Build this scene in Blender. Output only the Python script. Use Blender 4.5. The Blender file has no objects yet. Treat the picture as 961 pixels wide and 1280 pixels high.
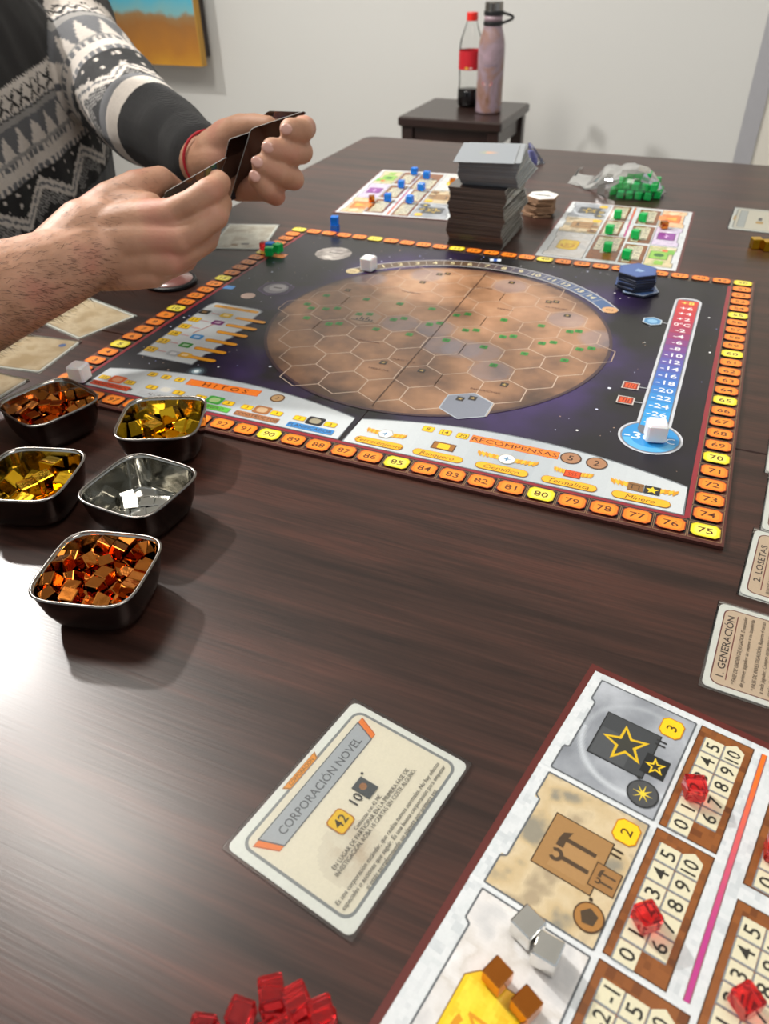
import bpy, bmesh, math, random
import numpy as np
from mathutils import Vector, Matrix, noise
random.seed(7)
PI = math.pi
D = bpy.data
scene = bpy.context.scene
COL = scene.collection
TZ = 750.0            # table top height in mm; everything below is written in mm above the table top

# ---------------------------------------------------------------- camera, world, lights, exposure
cd = D.cameras.new('camera'); cam = D.objects.new('camera', cd); COL.objects.link(cam)
cR, cU, cW = Vector((0.91981525, 0.39187096, -0.01941808)), Vector((-0.22562078, 0.56877899, 0.79093977)), Vector((-0.32099092, 0.72313734, -0.61158582))
m = Matrix((cR, cU, -cW)).transposed().to_4x4(); m.translation = Vector((0.47309, -0.40532, 0.75 + 0.29994)); cam.matrix_world = m
cd.sensor_fit = 'VERTICAL'; cd.sensor_height = 36; cd.lens = 36 * 956.68 / 1280; cd.clip_start = 0.01
cd.dof.use_dof = True; cd.dof.focus_distance = 0.45; cd.dof.aperture_fstop = 13.0
scene.camera = cam
wd = D.worlds.new('room_light'); scene.world = wd; wd.use_nodes = True
wd.node_tree.nodes['Background'].inputs['Color'].default_value = (0.90, 0.95, 1.0, 1)
wd.node_tree.nodes['Background'].inputs['Strength'].default_value = 0.40
vs = scene.view_settings
vs.view_transform = 'Standard'; vs.look = 'None'; vs.gamma = 1; vs.use_curve_mapping = False; vs.exposure = 0.40

def lamp(name, loc, target, power, size, color=(1, 1, 1), shape='DISK', sy=None):
    l = D.lights.new(name, 'AREA'); l.energy = power; l.shape = shape; l.size = size; l.color = color
    if sy: l.size_y = sy
    o = D.objects.new(name, l); COL.objects.link(o)
    a = Vector(loc) / 1000 + Vector((0, 0, TZ / 1000)); b = Vector(target) / 1000 + Vector((0, 0, TZ / 1000))
    o.location = a; o.rotation_euler = (b - a).to_track_quat('-Z', 'Y').to_euler(); return o
lamp('window_lamp', (-1560, 715, 1430), (180, -120, 0), 41, 0.10, (1.0, 0.97, 0.93))
lamp('room_lamp', (-700, 250, 1500), (0, 1500, 0), 16, 0.5, (1.0, 0.95, 0.88))
lamp('ceiling_lamp', (900, -200, 1650), (500, 300, 0), 9, 0.9, (1.0, 0.93, 0.86))

# ---------------------------------------------------------------- helpers
def lin(c):
    if isinstance(c, str):
        c = c.lstrip('#'); c = tuple(int(c[i:i+2], 16) / 255 for i in (0, 2, 4))
    return tuple(x / 12.92 if x <= 0.04045 else ((x + 0.055) / 1.055) ** 2.4 for x in c)
def mixc(a, b, t): return tuple(x + (y - x) * t for x, y in zip(a, b))

def mat(name, color='#808080', rough=0.5, metal=0.0, coat=0.0, trans=0.0, bump=0.0, bscale=300, var=0.0, vscale=60, ior=1.5, spec=0.5, randv=0.0, sss=0.0):
    m = D.materials.new(name); m.use_nodes = True; nt = m.node_tree; b = nt.nodes['Principled BSDF']
    c = lin(color) if isinstance(color, str) else color
    b.inputs['Base Color'].default_value = (*c, 1); b.inputs['Roughness'].default_value = rough; b.inputs['Metallic'].default_value = metal
    b.inputs['Coat Weight'].default_value = coat; b.inputs['Transmission Weight'].default_value = trans; b.inputs['IOR'].default_value = ior
    b.inputs['Specular IOR Level'].default_value = spec
    if sss: b.inputs['Subsurface Weight'].default_value = sss; b.inputs['Subsurface Scale'].default_value = 0.006
    tc = nt.nodes.new('ShaderNodeTexCoord')
    src = None
    if var:
        n = nt.nodes.new('ShaderNodeTexNoise'); n.inputs['Scale'].default_value = vscale; n.inputs['Detail'].default_value = 4
        nt.links.new(tc.outputs['Object'], n.inputs['Vector'])
        mx = nt.nodes.new('ShaderNodeMix'); mx.data_type = 'RGBA'
        mx.inputs[6].default_value = (*[x * (1 - var) for x in c], 1); mx.inputs[7].default_value = (*[min(1, x * (1 + var)) for x in c], 1)
        nt.links.new(n.outputs['Fac'], mx.inputs[0]); src = mx.outputs[2]; nt.links.new(src, b.inputs['Base Color'])
    if randv:
        oi = nt.nodes.new('ShaderNodeObjectInfo'); mr = nt.nodes.new('ShaderNodeMapRange')
        mr.inputs['To Min'].default_value = 1 - randv; mr.inputs['To Max'].default_value = 1 + randv
        nt.links.new(oi.outputs['Random'], mr.inputs['Value'])
        hs = nt.nodes.new('ShaderNodeHueSaturation'); hs.inputs['Color'].default_value = (*c, 1)
        if src: nt.links.new(src, hs.inputs['Color'])
        nt.links.new(mr.outputs['Result'], hs.inputs['Value']); nt.links.new(hs.outputs['Color'], b.inputs['Base Color'])
    if bump:
        n = nt.nodes.new('ShaderNodeTexNoise'); n.inputs['Scale'].default_value = bscale; n.inputs['Detail'].default_value = 3
        nt.links.new(tc.outputs['Object'], n.inputs['Vector'])
        bp = nt.nodes.new('ShaderNodeBump'); bp.inputs['Strength'].default_value = bump; bp.inputs['Distance'].default_value = 0.002
        nt.links.new(n.outputs['Fac'], bp.inputs['Height']); nt.links.new(bp.outputs['Normal'], b.inputs['Normal'])
    return m

def print_mat(name, rough=0.32, coat=0.25, grain=0.06, knit=False):
    m = D.materials.new(name); m.use_nodes = True; nt = m.node_tree; b = nt.nodes['Principled BSDF']
    at = nt.nodes.new('ShaderNodeAttribute'); at.attribute_name = 'Col'
    tc = nt.nodes.new('ShaderNodeTexCoord'); n = nt.nodes.new('ShaderNodeTexNoise'); n.inputs['Scale'].default_value = 900 if not knit else 350
    nt.links.new(tc.outputs['Object'], n.inputs['Vector'])
    hs = nt.nodes.new('ShaderNodeHueSaturation'); mr = nt.nodes.new('ShaderNodeMapRange')
    mr.inputs['To Min'].default_value = 1 - grain; mr.inputs['To Max'].default_value = 1 + grain
    nt.links.new(n.outputs['Fac'], mr.inputs['Value']); nt.links.new(mr.outputs['Result'], hs.inputs['Value'])
    nt.links.new(at.outputs['Color'], hs.inputs['Color']); nt.links.new(hs.outputs['Color'], b.inputs['Base Color'])
    b.inputs['Roughness'].default_value = rough; b.inputs['Coat Weight'].default_value = coat; b.inputs['Coat Roughness'].default_value = 0.15
    if knit:
        b.inputs['Sheen Weight'].default_value = 0.08
        w = nt.nodes.new('ShaderNodeTexWave'); w.inputs['Scale'].default_value = 420; w.inputs['Distortion'].default_value = 2; w.bands_direction = 'Z'
        nt.links.new(tc.outputs['Object'], w.inputs['Vector'])
        ad = nt.nodes.new('ShaderNodeMath'); nt.links.new(w.outputs['Fac'], ad.inputs[0]); nt.links.new(n.outputs['Fac'], ad.inputs[1])
        bp = nt.nodes.new('ShaderNodeBump'); bp.inputs['Strength'].default_value = 0.5; bp.inputs['Distance'].default_value = 0.0015
        nt.links.new(ad.outputs[0], bp.inputs['Height']); nt.links.new(bp.outputs['Normal'], b.inputs['Normal'])
    return m

PRINT = print_mat('printed_card_stock'); PAPER = print_mat('printed_matte', 0.5, 0.05)
M = {}
M['wall'] = mat('wall_paint', '#d6d6d2', 0.9, bump=0.08, bscale=60, var=0.03, vscale=2, spec=0.2)
M['grey_strip'] = mat('plain_grey', '#a9a9ad', 0.7, var=0.03)
M['cream'] = mat('cream_wall_paint', '#dcd8cc', 0.85)
M['floor'] = mat('floor_tile', '#8b7f72', 0.5, var=0.1, vscale=4)
M['ceiling'] = mat('ceiling_paint', '#e6e6e2', 0.9)
M['white_cube'] = mat('white_plastic', '#f4f4f6', 0.35, sss=0.3)
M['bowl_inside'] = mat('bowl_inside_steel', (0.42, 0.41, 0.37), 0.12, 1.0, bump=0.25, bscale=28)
M['steel'] = mat('steel_table_tint', (0.10, 0.072, 0.064), 0.10, 1.0, bump=0.03, bscale=40)  # bowl outside: the table's dark brown reflection is put into the metal colour
M['rim'] = mat('polished_rim', (0.28, 0.26, 0.24), 0.2, 1.0)
M['gold'] = mat('gold_plastic', (0.80, 0.46, 0.02), 0.07, 1.0, bump=.15, bscale=120)
M['copper'] = mat('copper_plastic', (0.62, 0.20, 0.035), 0.08, 1.0, bump=.15, bscale=120)
M['silver'] = mat('silver_plastic', (0.80, 0.80, 0.77), 0.06, 1.0, bump=.15, bscale=120)
M['red'] = mat('clear_red_plastic', (1.0, 0.06, 0.07), 0.05, trans=0.93, ior=1.45)
M['blue'] = mat('clear_blue_plastic', (0.02, 0.30, 1.0), 0.1, trans=0.5, ior=1.35)
M['green'] = mat('clear_green_plastic', (0.02, 0.66, 0.16), 0.1, trans=0.5, ior=1.35)
M['black'] = mat('black_rubber', '#141416', 0.45)
M['dark_wood'] = mat('dark_stool_wood', '#2a1a16', 0.32, var=0.25, vscale=20, coat=0.2)
M['apron'] = mat('table_apron_wood', '#301c16', 0.4, var=0.2, vscale=15)
M['card_edge_dark'] = mat('dark_card_edge', '#574a43', 0.4, coat=0.3, randv=0.5)
M['card_side_light'] = mat('sleeve_side_reflection', '#98968e', 0.4, coat=0.4, randv=0.25)  # paler right sides: reflection in the clear sleeves put into the colour
M['card_edge_grey'] = mat('sleeve_edge_grey', '#6c7074', 0.35, coat=0.5, randv=0.25)
M['card_back'] = mat('dark_card_back', '#2b1a14', 0.18, coat=0.6, var=0.6, vscale=25)
M['card_top'] = mat('grey_card_top', '#8b9298', 0.25, coat=0.3)
M['chip_side'] = mat('cardboard_edge', '#8a6a50', 0.8, var=0.35, vscale=150, randv=0.2)
M['chip_blue_side'] = mat('blue_cardboard_edge', '#1c2438', 0.6, var=0.2, randv=0.3)
M['chip_blue'] = mat('blue_tile_face', '#33528f', 0.35, coat=0.2, var=0.15, vscale=80)
M['dark_edge'] = mat('board_edge', '#4a211a', 0.6, var=0.2, vscale=100)

def wood_mat():
    m = D.materials.new('dark_table_wood'); m.use_nodes = True; nt = m.node_tree; b = nt.nodes['Principled BSDF']; N = nt.nodes.new; L = nt.links.new
    tc = N('ShaderNodeTexCoord'); mp = N('ShaderNodeMapping'); mp.inputs['Scale'].default_value = (3.0, 42, 3); L(tc.outputs['Object'], mp.inputs['Vector'])
    n1 = N('ShaderNodeTexNoise'); n1.inputs['Scale'].default_value = 1.6; n1.inputs['Detail'].default_value = 8; n1.inputs['Roughness'].default_value = 0.62; n1.inputs['Distortion'].default_value = 0.25
    L(mp.outputs['Vector'], n1.inputs['Vector'])
    mp2 = N('ShaderNodeMapping'); mp2.inputs['Scale'].default_value = (14, 420, 14); L(tc.outputs['Object'], mp2.inputs['Vector'])
    n2 = N('ShaderNodeTexNoise'); n2.inputs['Scale'].default_value = 1.5; n2.inputs['Detail'].default_value = 4; L(mp2.outputs['Vector'], n2.inputs['Vector'])
    n3 = N('ShaderNodeTexNoise'); n3.inputs['Scale'].default_value = 3.0; n3.inputs['Detail'].default_value = 3; L(tc.outputs['Object'], n3.inputs['Vector'])
    r = N('ShaderNodeValToRGB'); cr = r.color_ramp; cr.elements[0].position = 0.30; cr.elements[0].color = (*lin('#221511'), 1); cr.elements[1].position = 0.74; cr.elements[1].color = (*lin('#4f2e25'), 1)
    e = cr.elements.new(0.5); e.color = (*lin('#37231d'), 1); L(n1.outputs['Fac'], r.inputs['Fac'])
    mx = N('ShaderNodeMix'); mx.data_type = 'RGBA'; mx.blend_type = 'OVERLAY'; mx.inputs[0].default_value = 0.62; L(r.outputs['Color'], mx.inputs[6]); L(n2.outputs['Fac'], mx.inputs[7])
    mx2 = N('ShaderNodeMix'); mx2.data_type = 'RGBA'; mx2.blend_type = 'OVERLAY'; mx2.inputs[0].default_value = 0.20; L(mx.outputs[2], mx2.inputs[6]); L(n3.outputs['Fac'], mx2.inputs[7])
    L(mx2.outputs[2], b.inputs['Base Color'])
    rr = N('ShaderNodeMapRange'); rr.inputs['To Min'].default_value = 0.24; rr.inputs['To Max'].default_value = 0.34; L(n3.outputs['Fac'], rr.inputs['Value']); L(rr.outputs['Result'], b.inputs['Roughness'])
    bp = N('ShaderNodeBump'); bp.inputs['Strength'].default_value = 0.035; bp.inputs['Distance'].default_value = 0.001
    L(n2.outputs['Fac'], bp.inputs['Height']); L(bp.outputs['Normal'], b.inputs['Normal'])
    return m
M['table'] = wood_mat()

def film_mat(name, gloss=0.10, tint=(1, 1, 1), rough=0.08, ior=1.4):
    m = D.materials.new(name); m.use_nodes = True; nt = m.node_tree; nt.nodes.remove(nt.nodes['Principled BSDF']); out = nt.nodes['Material Output']
    t = nt.nodes.new('ShaderNodeBsdfTransparent'); t.inputs['Color'].default_value = (*tint, 1)
    g = nt.nodes.new('ShaderNodeBsdfGlossy'); g.inputs['Roughness'].default_value = rough
    mx = nt.nodes.new('ShaderNodeMixShader'); fr = nt.nodes.new('ShaderNodeFresnel'); fr.inputs['IOR'].default_value = ior
    ad = nt.nodes.new('ShaderNodeMath'); ad.inputs[1].default_value = gloss; nt.links.new(fr.outputs[0], ad.inputs[0])
    nt.links.new(ad.outputs[0], mx.inputs[0]); nt.links.new(t.outputs[0], mx.inputs[1]); nt.links.new(g.outputs[0], mx.inputs[2]); nt.links.new(mx.outputs[0], out.inputs['Surface'])
    return m
M['film'] = film_mat('clear_sleeve_film', 0.02, (0.985, 0.985, 0.985))
M['bag'] = film_mat('clear_bag_film', 0.08, (0.97, 0.98, 0.975), 0.15)
M['pet'] = film_mat('clear_bottle_plastic', 0.03, (0.97, 0.975, 0.97), ior=1.12)

def tag(o, label=None, cat=None, group=None, kind=None):
    if label: o['label'] = label
    if cat: o['category'] = cat
    if group: o['group'] = group
    if kind: o['kind'] = kind
    return o

def link(name, me, parent=None, loc=None, rot=None):
    o = D.objects.new(name, me); COL.objects.link(o)
    if parent: o.parent = parent
    if loc is not None:
        z = loc[2] if parent else loc[2] + TZ
        o.location = (loc[0] / 1000, loc[1] / 1000, z / 1000)
    elif not parent: o.location = (0, 0, TZ / 1000)
    if rot is not None: o.rotation_euler = rot if hasattr(rot, '__len__') else (0, 0, rot)
    return o

def thing(name, label, cat, loc=(0, 0, 0), rotz=0, group=None):
    o = link(name, None, None, loc, rotz); o.empty_display_size = 0.02
    return tag(o, label, cat, group)

class MB:
    def __init__(s): s.v = []; s.f = []; s.mi = []; s.cur = 0
    def add(s, vs_, fs_):
        b = len(s.v); s.v += [tuple(x) for x in vs_]; s.f += [tuple(i + b for i in f) for f in fs_]; s.mi += [s.cur] * len(fs_)
    def box(s, c, d, rz=0, bev=0):
        x, y, z = [k / 2 for k in d]; C, S = math.cos(rz), math.sin(rz)
        if bev <= 0:
            vv = [(i * x, j * y, k * z) for k in (-1, 1) for i, j in ((-1, -1), (1, -1), (1, 1), (-1, 1))]
            ff = [(3, 2, 1, 0), (4, 5, 6, 7), (0, 1, 5, 4), (1, 2, 6, 5), (2, 3, 7, 6), (3, 0, 4, 7)]
            s.add([(c[0] + a * C - b * S, c[1] + a * S + b * C, c[2] + e) for a, b, e in vv], ff)
        else:
            b = bev
            pts = [(-x + b, -y), (x - b, -y), (x, -y + b), (x, y - b), (x - b, y), (-x + b, y), (-x, y - b), (-x, -y + b)]
            ins = [(a * (x - b) / x, q * (y - b) / y) for a, q in pts]
            rings = [(ins, -z), (pts, -z + b), (pts, z - b), (ins, z)]
            vv = [(c[0] + p[0] * C - p[1] * S, c[1] + p[0] * S + p[1] * C, c[2] + zz) for r, zz in rings for p in r]
            ff = [tuple(range(7, -1, -1)), tuple(range(24, 32))]
            for r in range(3):
                for k in range(8): ff.append((r * 8 + k, r * 8 + (k + 1) % 8, r * 8 + 8 + (k + 1) % 8, r * 8 + 8 + k))
            s.add(vv, ff)
        return s
    def rings(s, rr, close0=True, close1=True):
        n = len(rr[0]); vv = [p for r in rr for p in r]; ff = []
        for i in range(len(rr) - 1):
            for k in range(n): ff.append((i * n + k, i * n + (k + 1) % n, (i + 1) * n + (k + 1) % n, (i + 1) * n + k))
        if close0: ff.append(tuple(range(n - 1, -1, -1)))
        if close1: ff.append(tuple(range((len(rr) - 1) * n, len(rr) * n)))
        s.add(vv, ff); return s
    def prism(s, poly, z0, z1): return s.rings([[(x, y, z0) for x, y in poly], [(x, y, z1) for x, y in poly]])
    def lathe(s, prof, c=(0, 0), n=40, c0=True, c1=True):
        return s.rings([[(c[0] + r * math.cos(2 * PI * k / n), c[1] + r * math.sin(2 * PI * k / n), z) for k in range(n)] for r, z in prof], c0, c1)
    def tube(s, pts, rad, n=12):
        pts = [Vector(p) for p in pts]; rr = []
        for i, p in enumerate(pts):
            t = (pts[min(i + 1, len(pts) - 1)] - pts[max(i - 1, 0)]).normalized()
            a = t.orthogonal().normalized() if i == 0 else (pa - t * pa.dot(t)).normalized()
            pa = a; b = t.cross(a); r = rad[i] if hasattr(rad, '__len__') else rad
            rr.append([tuple(p + a * r * math.cos(2 * PI * k / n) + b * r * math.sin(2 * PI * k / n)) for k in range(n)])
        return s.rings(rr)
    def mesh(s, name, mats, smooth=False):
        me = D.meshes.new(name); me.from_pydata([(x / 1000, y / 1000, z / 1000) for x, y, z in s.v], [], s.f)
        if not isinstance(mats, (list, tuple)): mats = [mats]
        for q in mats: me.materials.append(q)
        if len(mats) > 1: me.polygons.foreach_set('material_index', s.mi)
        if smooth: me.polygons.foreach_set('use_smooth', [True] * len(me.polygons))
        me.update(); return me
    def build(s, name, mats, parent=None, loc=None, rot=None, smooth=False):
        return link(name, s.mesh(name, mats, smooth), parent, loc, rot)

def edge_split(o, ang=35):
    md = o.modifiers.new('edges', 'EDGE_SPLIT'); md.split_angle = math.radians(ang)

_glyph = {}
def text_mesh(t, bold=0):
    key = (t, bold); bold = round(bold, 3)
    if key in _glyph: return _glyph[key]
    cu = D.curves.new('lettering', 'FONT'); cu.body = t; cu.size = 1; cu.resolution_u = 2; cu.offset = bold; cu.fill_mode = 'FRONT'
    o = D.objects.new('lettering', cu); COL.objects.link(o)
    dg = bpy.context.evaluated_depsgraph_get(); dg.update(); me = o.evaluated_get(dg).to_mesh()
    v = [(p.co.x, p.co.y) for p in me.vertices]; f = [tuple(p.vertices) for p in me.polygons]
    o.evaluated_get(dg).to_mesh_clear(); D.objects.remove(o); D.curves.remove(cu)
    xs = [p[0] for p in v] or [0]
    x0, x1 = min(xs), max(xs)
    _glyph[key] = ([(x - x0, y) for x, y in v], f, x1 - x0); return _glyph[key]

class Art:
    """Flat print in a local plane: every call lays one more thin layer of coloured ink."""
    def __init__(s, z=0.0, step=0.015): s.v = []; s.f = []; s.c = []; s.z = z; s.step = step
    def _put(s, pts, faces, col):
        s.z += s.step; b = len(s.v); s.v += [(x, y, s.z) for x, y in pts]
        for f in faces: s.f.append(tuple(i + b for i in f)); s.c.append(col)
    def poly(s, pts, c): s._put(pts, [tuple(range(len(pts)))], lin(c) if isinstance(c, str) else c); return s
    def rect(s, x, y, w, h, c, rot=0, r=0):
        pts = []
        if r > 0:
            for cx, cy, a0 in ((w/2-r, h/2-r, 0), (-w/2+r, h/2-r, 90), (-w/2+r, -h/2+r, 180), (w/2-r, -h/2+r, 270)):
                for k in range(5): a = math.radians(a0 + k * 22.5); pts.append((cx + r * math.cos(a), cy + r * math.sin(a)))
        else: pts = [(-w/2, -h/2), (w/2, -h/2), (w/2, h/2), (-w/2, h/2)]
        C, S = math.cos(rot), math.sin(rot)
        return s.poly([(x + a * C - b * S, y + a * S + b * C) for a, b in pts], c)
    def octa(s, x, y, w, h, c, k=0.2):
        e = h * k; return s.poly([(x-w/2+e, y-h/2), (x+w/2-e, y-h/2), (x+w/2, y-h/2+e), (x+w/2, y+h/2-e), (x+w/2-e, y+h/2), (x-w/2+e, y+h/2), (x-w/2, y+h/2-e), (x-w/2, y-h/2+e)], c)
    def ngon(s, x, y, r, n, c, a0=0): return s.poly([(x + r * math.cos(a0 + 2*PI*k/n), y + r * math.sin(a0 + 2*PI*k/n)) for k in range(n)], c)
    def arc(s, x, y, r0, r1, a0, a1, cf, n=40):
        pts = []; s.z += s.step; b = len(s.v)
        for k in range(n + 1):
            a = a0 + (a1 - a0) * k / n; s.v += [(x + r0*math.cos(a), y + r0*math.sin(a), s.z), (x + r1*math.cos(a), y + r1*math.sin(a), s.z)]
        for k in range(n):
            s.f.append((b+2*k, b+2*k+1, b+2*k+3, b+2*k+2)); s.c.append(cf((k + .5) / n) if callable(cf) else lin(cf))
        return s
    def line(s, p, q, w, c):
        dx, dy = q[0]-p[0], q[1]-p[1]; L = math.hypot(dx, dy) or 1; nx, ny = -dy/L*w/2, dx/L*w/2
        return s.poly([(p[0]+nx, p[1]+ny), (p[0]-nx, p[1]-ny), (q[0]-nx, q[1]-ny), (q[0]+nx, q[1]+ny)], c)
    def loop(s, pts, w, c, closed=True):
        c = lin(c) if isinstance(c, str) else c; z = s.z + s.step
        for i in range(len(pts) - (0 if closed else 1)):
            s.z = z - s.step; s.line(pts[i], pts[(i+1) % len(pts)], w, c)
        return s
    def text(s, t, x, y, h, c, rot=0, shear=0, sx=1.0, align='c', bold=0):
        k = h / 0.69; v, f, w = text_mesh(t, 0.010 if bold and 'M' not in t else 0); ox = {'c': -w/2, 'l': 0, 'r': -w}[align]; C, S = math.cos(rot), math.sin(rot)
        P = []
        for a, b_ in v:
            a = (a + ox) * k * sx; b2 = (b_ - 0.345) * k; a += b2 * shear; P.append((x + a*C - b2*S, y + a*S + b2*C))
        s._put(P, f, lin(c) if isinstance(c, str) else c)
        return s
    def field(s, x0, y0, x1, y1, nx, ny, fn, inside=None):
        s.z += s.step; b = len(s.v); dx, dy = (x1-x0)/nx, (y1-y0)/ny
        for j in range(ny + 1):
            for i in range(nx + 1): s.v.append((x0+dx*i, y0+dy*j, s.z))
        for j in range(ny):
            for i in range(nx):
                x, y = x0+dx*(i+.5), y0+dy*(j+.5)
                if inside and not inside(x, y): continue
                q = b + j*(nx+1) + i; s.f.append((q, q+1, q+nx+2, q+nx+1)); s.c.append(fn(x, y))
        return s
    def star(s, x, y, r0, r1, n, c, a0=PI/2): return s.poly([(x + (r0 if k % 2 == 0 else r1)*math.cos(a0 + PI*k/n), y + (r0 if k % 2 == 0 else r1)*math.sin(a0 + PI*k/n)) for k in range(2*n)], c)
    def mesh(s, name, m=None, xf=None):
        me = D.meshes.new(name); vv = s.v if not xf else [xf(*p) for p in s.v]
        me.from_pydata([(x/1000, y/1000, z/1000) for x, y, z in vv], [], s.f); me.materials.append(m or PRINT)
        at = me.color_attributes.new('Col', 'FLOAT_COLOR', 'CORNER')
        arr = np.ones((len(me.loops), 4), np.float32); tot = np.zeros(len(s.f), np.int64); me.polygons.foreach_get('loop_total', tot)
        if len(s.c): arr[:, :3] = np.repeat(np.array(s.c, np.float32), tot, axis=0)
        at.data.foreach_set('color', arr.ravel()); me.update(); return me
    def build(s, name, parent=None, loc=None, rot=None, m=None, xf=None): return link(name, s.mesh(name, m, xf), parent, loc, rot)

def fbm(x, y, sc, seed=0): return noise.fractal(Vector((x*sc, y*sc, seed*7.3)), 1.0, 2.0, 4)
def cloud(cols, sc, seed=0, gain=0.9):
    cols = [lin(c) for c in cols]
    def fn(x, y):
        t = min(0.999, max(0, 0.5 + gain * fbm(x, y, sc, seed))) * (len(cols) - 1); i = int(t); return mixc(cols[i], cols[i+1], t - i)
    return fn

# ---------------------------------------------------------------- the room
def struct(name, mb, m): return tag(mb.build(name, m), kind='structure')
WY = 2200
struct('floor', MB().box((-200, 500, -TZ - 10), (5600, 5400, 20)), M['floor'])
struct('wall_back', MB().box((-1290, WY + 50, 500), (3500, 100, 2500)), M['wall'])
struct('wall_back_right', MB().box((1530, WY + 50, 500), (2044, 100, 2500)), M['cream'])
struct('grey_strip_1', MB().box((484, WY + 44, 500), (48, 100, 2500)), M['grey_strip'])  # plain darker grey vertical strip between the white and cream walls
struct('wall_left', MB().box((-3000, 500, 500), (100, 5400, 2500)), M['wall'])
struct('ceiling', MB().box((-200, 500, 1760), (5600, 5400, 20)), M['ceiling'])
struct('baseboard_back', MB().box((-200, WY - 6, -TZ + 40), (5500, 12, 80)), M['grey_strip'])

# ---------------------------------------------------------------- the table
tb = thing('dining_table', 'large dark brown wooden table with a seam, under the board game', 'table', (330, 110, -TZ))
for y0, y1 in ((-719, 107.4), (108.6, 935)):
    mb = MB(); R = 18; x0, x1 = -137, 797
    pts = [(x0, y0), (x1, y0), (x1, y1), (x0, y1)]
    far = y1 > 500
    poly = []
    for (cx, cy, a0, rr) in ((x0, y0, 180, 0 if far else R), (x1, y0, 270, 0 if far else R), (x1, y1, 0, R if far else 0), (x0, y1, 90, R if far else 0)):
        if rr == 0: poly.append((cx, cy)); continue
        ox = cx + (rr if cx == x0 else -rr); oy = cy + (rr if cy == y0 else -rr)
        for k in range(7): a = math.radians(a0 + 15 * k); poly.append((ox + rr * math.cos(a), oy + rr * math.sin(a)))
    ins = [(330 + (x - 330) * 0.9985, (y0+y1)/2 + (y - (y0+y1)/2) * 0.9985) for x, y in poly]
    mb.rings([[(x - 330, y - 110, TZ - 32) for x, y in poly], [(x - 330, y - 110, TZ - 1.0) for x, y in poly], [(x - 330, y - 110, TZ) for x, y in ins]])
    mb.build('tabletop_leaf', M['table'], tb, (0, 0, 0))
mb = MB()
for x, y, w, d in ((0, 765, 820, 22), (0, -765, 820, 22), (-420, 0, 22, 1500), (420, 0, 22, 1500)): mb.box((x, y, TZ - 32 - 45), (w, d, 90))
mb.build('apron', M['apron'], tb, (0, 0, 0))
for x in (-395, 395):
    for y in (-735, 735): MB().box((x, y, (TZ - 32) / 2), (62, 62, TZ - 32), bev=4).build('leg', M['apron'], tb, (0, 0, 0))

# ---------------------------------------------------------------- main board
BT = 2.5
board = thing('game_board', 'large square space-themed game board with an orange numbered border, centre of table', 'board', (0, 0, 0))
def neb_mat():
    m = D.materials.new('starfield_print'); m.use_nodes = True; nt = m.node_tree; b = nt.nodes['Principled BSDF']; N = nt.nodes.new; L = nt.links.new
    tc = N('ShaderNodeTexCoord'); mp = N('ShaderNodeMapping'); mp.inputs['Location'].default_value = (-0.2535, -0.216, 0); L(tc.outputs['Object'], mp.inputs['Vector'])
    ln = N('ShaderNodeVectorMath'); ln.operation = 'LENGTH'; L(mp.outputs['Vector'], ln.inputs[0])
    mr = N('ShaderNodeMapRange'); mr.inputs['From Min'].default_value = 0.150; mr.inputs['From Max'].default_value = 0.215; mr.inputs['To Min'].default_value = 1; mr.inputs['To Max'].default_value = 0; L(ln.outputs['Value'], mr.inputs['Value'])
    n = N('ShaderNodeTexNoise'); n.inputs['Scale'].default_value = 9; n.inputs['Detail'].default_value = 5; L(tc.outputs['Object'], n.inputs['Vector'])
    r = N('ShaderNodeMapRange'); r.inputs['From Min'].default_value = 0.40; r.inputs['From Max'].default_value = 0.75; L(n.outputs['Fac'], r.inputs['Value'])
    mu = N('ShaderNodeMath'); mu.operation = 'MULTIPLY'; L(mr.outputs['Result'], mu.inputs[0]); L(r.outputs['Result'], mu.inputs[1])
    ad = N('ShaderNodeMath'); ad.operation = 'MULTIPLY_ADD'; ad.inputs[1].default_value = 0.10; L(r.outputs['Result'], ad.inputs[0]); L(mu.outputs[0], ad.inputs[2])
    mx = N('ShaderNodeMix'); mx.data_type = 'RGBA'; mx.inputs[6].default_value = (*lin('#131113'), 1); mx.inputs[7].default_value = (*lin('#4a2f78'), 1); L(ad.outputs[0], mx.inputs[0])
    L(mx.outputs[2], b.inputs['Base Color']); b.inputs['Roughness'].default_value = 0.34; b.inputs['Coat Weight'].default_value = 0.15
    return m
M['neb'] = neb_mat()
for x0, x1 in ((-11, 255.2), (255.8, 517)):
    mb = MB(); mb.prism([(x0, -11), (x1, -11), (x1, 436), (x0, 436)], 0.2, BT); mb.mi[-1] = 1
    mb.build('board_panel', [M['dark_edge'], M['neb']], board, (0, 0, 0))
W_, H_ = 505.6, 425.5
a = Art(BT)
for q in ((-11, -11, 517, -5.5), (-11, 430.5, 517, 436), (-11, -11, -6, 436), (511.5, -11, 517, 436)): a.poly([(q[0], q[1]), (q[2], q[1]), (q[2], q[3]), (q[0], q[3])], '#4f231c')
for i in range(25):  # cell frames of the track
    a.z = BT + .05
    for yy in (0, H_): a.loop([(W_*i/25 - 9.6, yy - 8), (W_*i/25 + 9.6, yy - 8), (W_*i/25 + 9.6, yy + 8), (W_*i/25 - 9.6, yy + 8)], 0.5, '#8a6a4c')
for j in range(26):
    a.z = BT + .05
    for xx in (0, W_): a.loop([(xx - 9.6, H_*j/25 - 7.9), (xx + 9.6, H_*j/25 - 7.9), (xx + 9.6, H_*j/25 + 7.9), (xx - 9.6, H_*j/25 + 7.9)], 0.5, '#8a6a4c')
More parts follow.
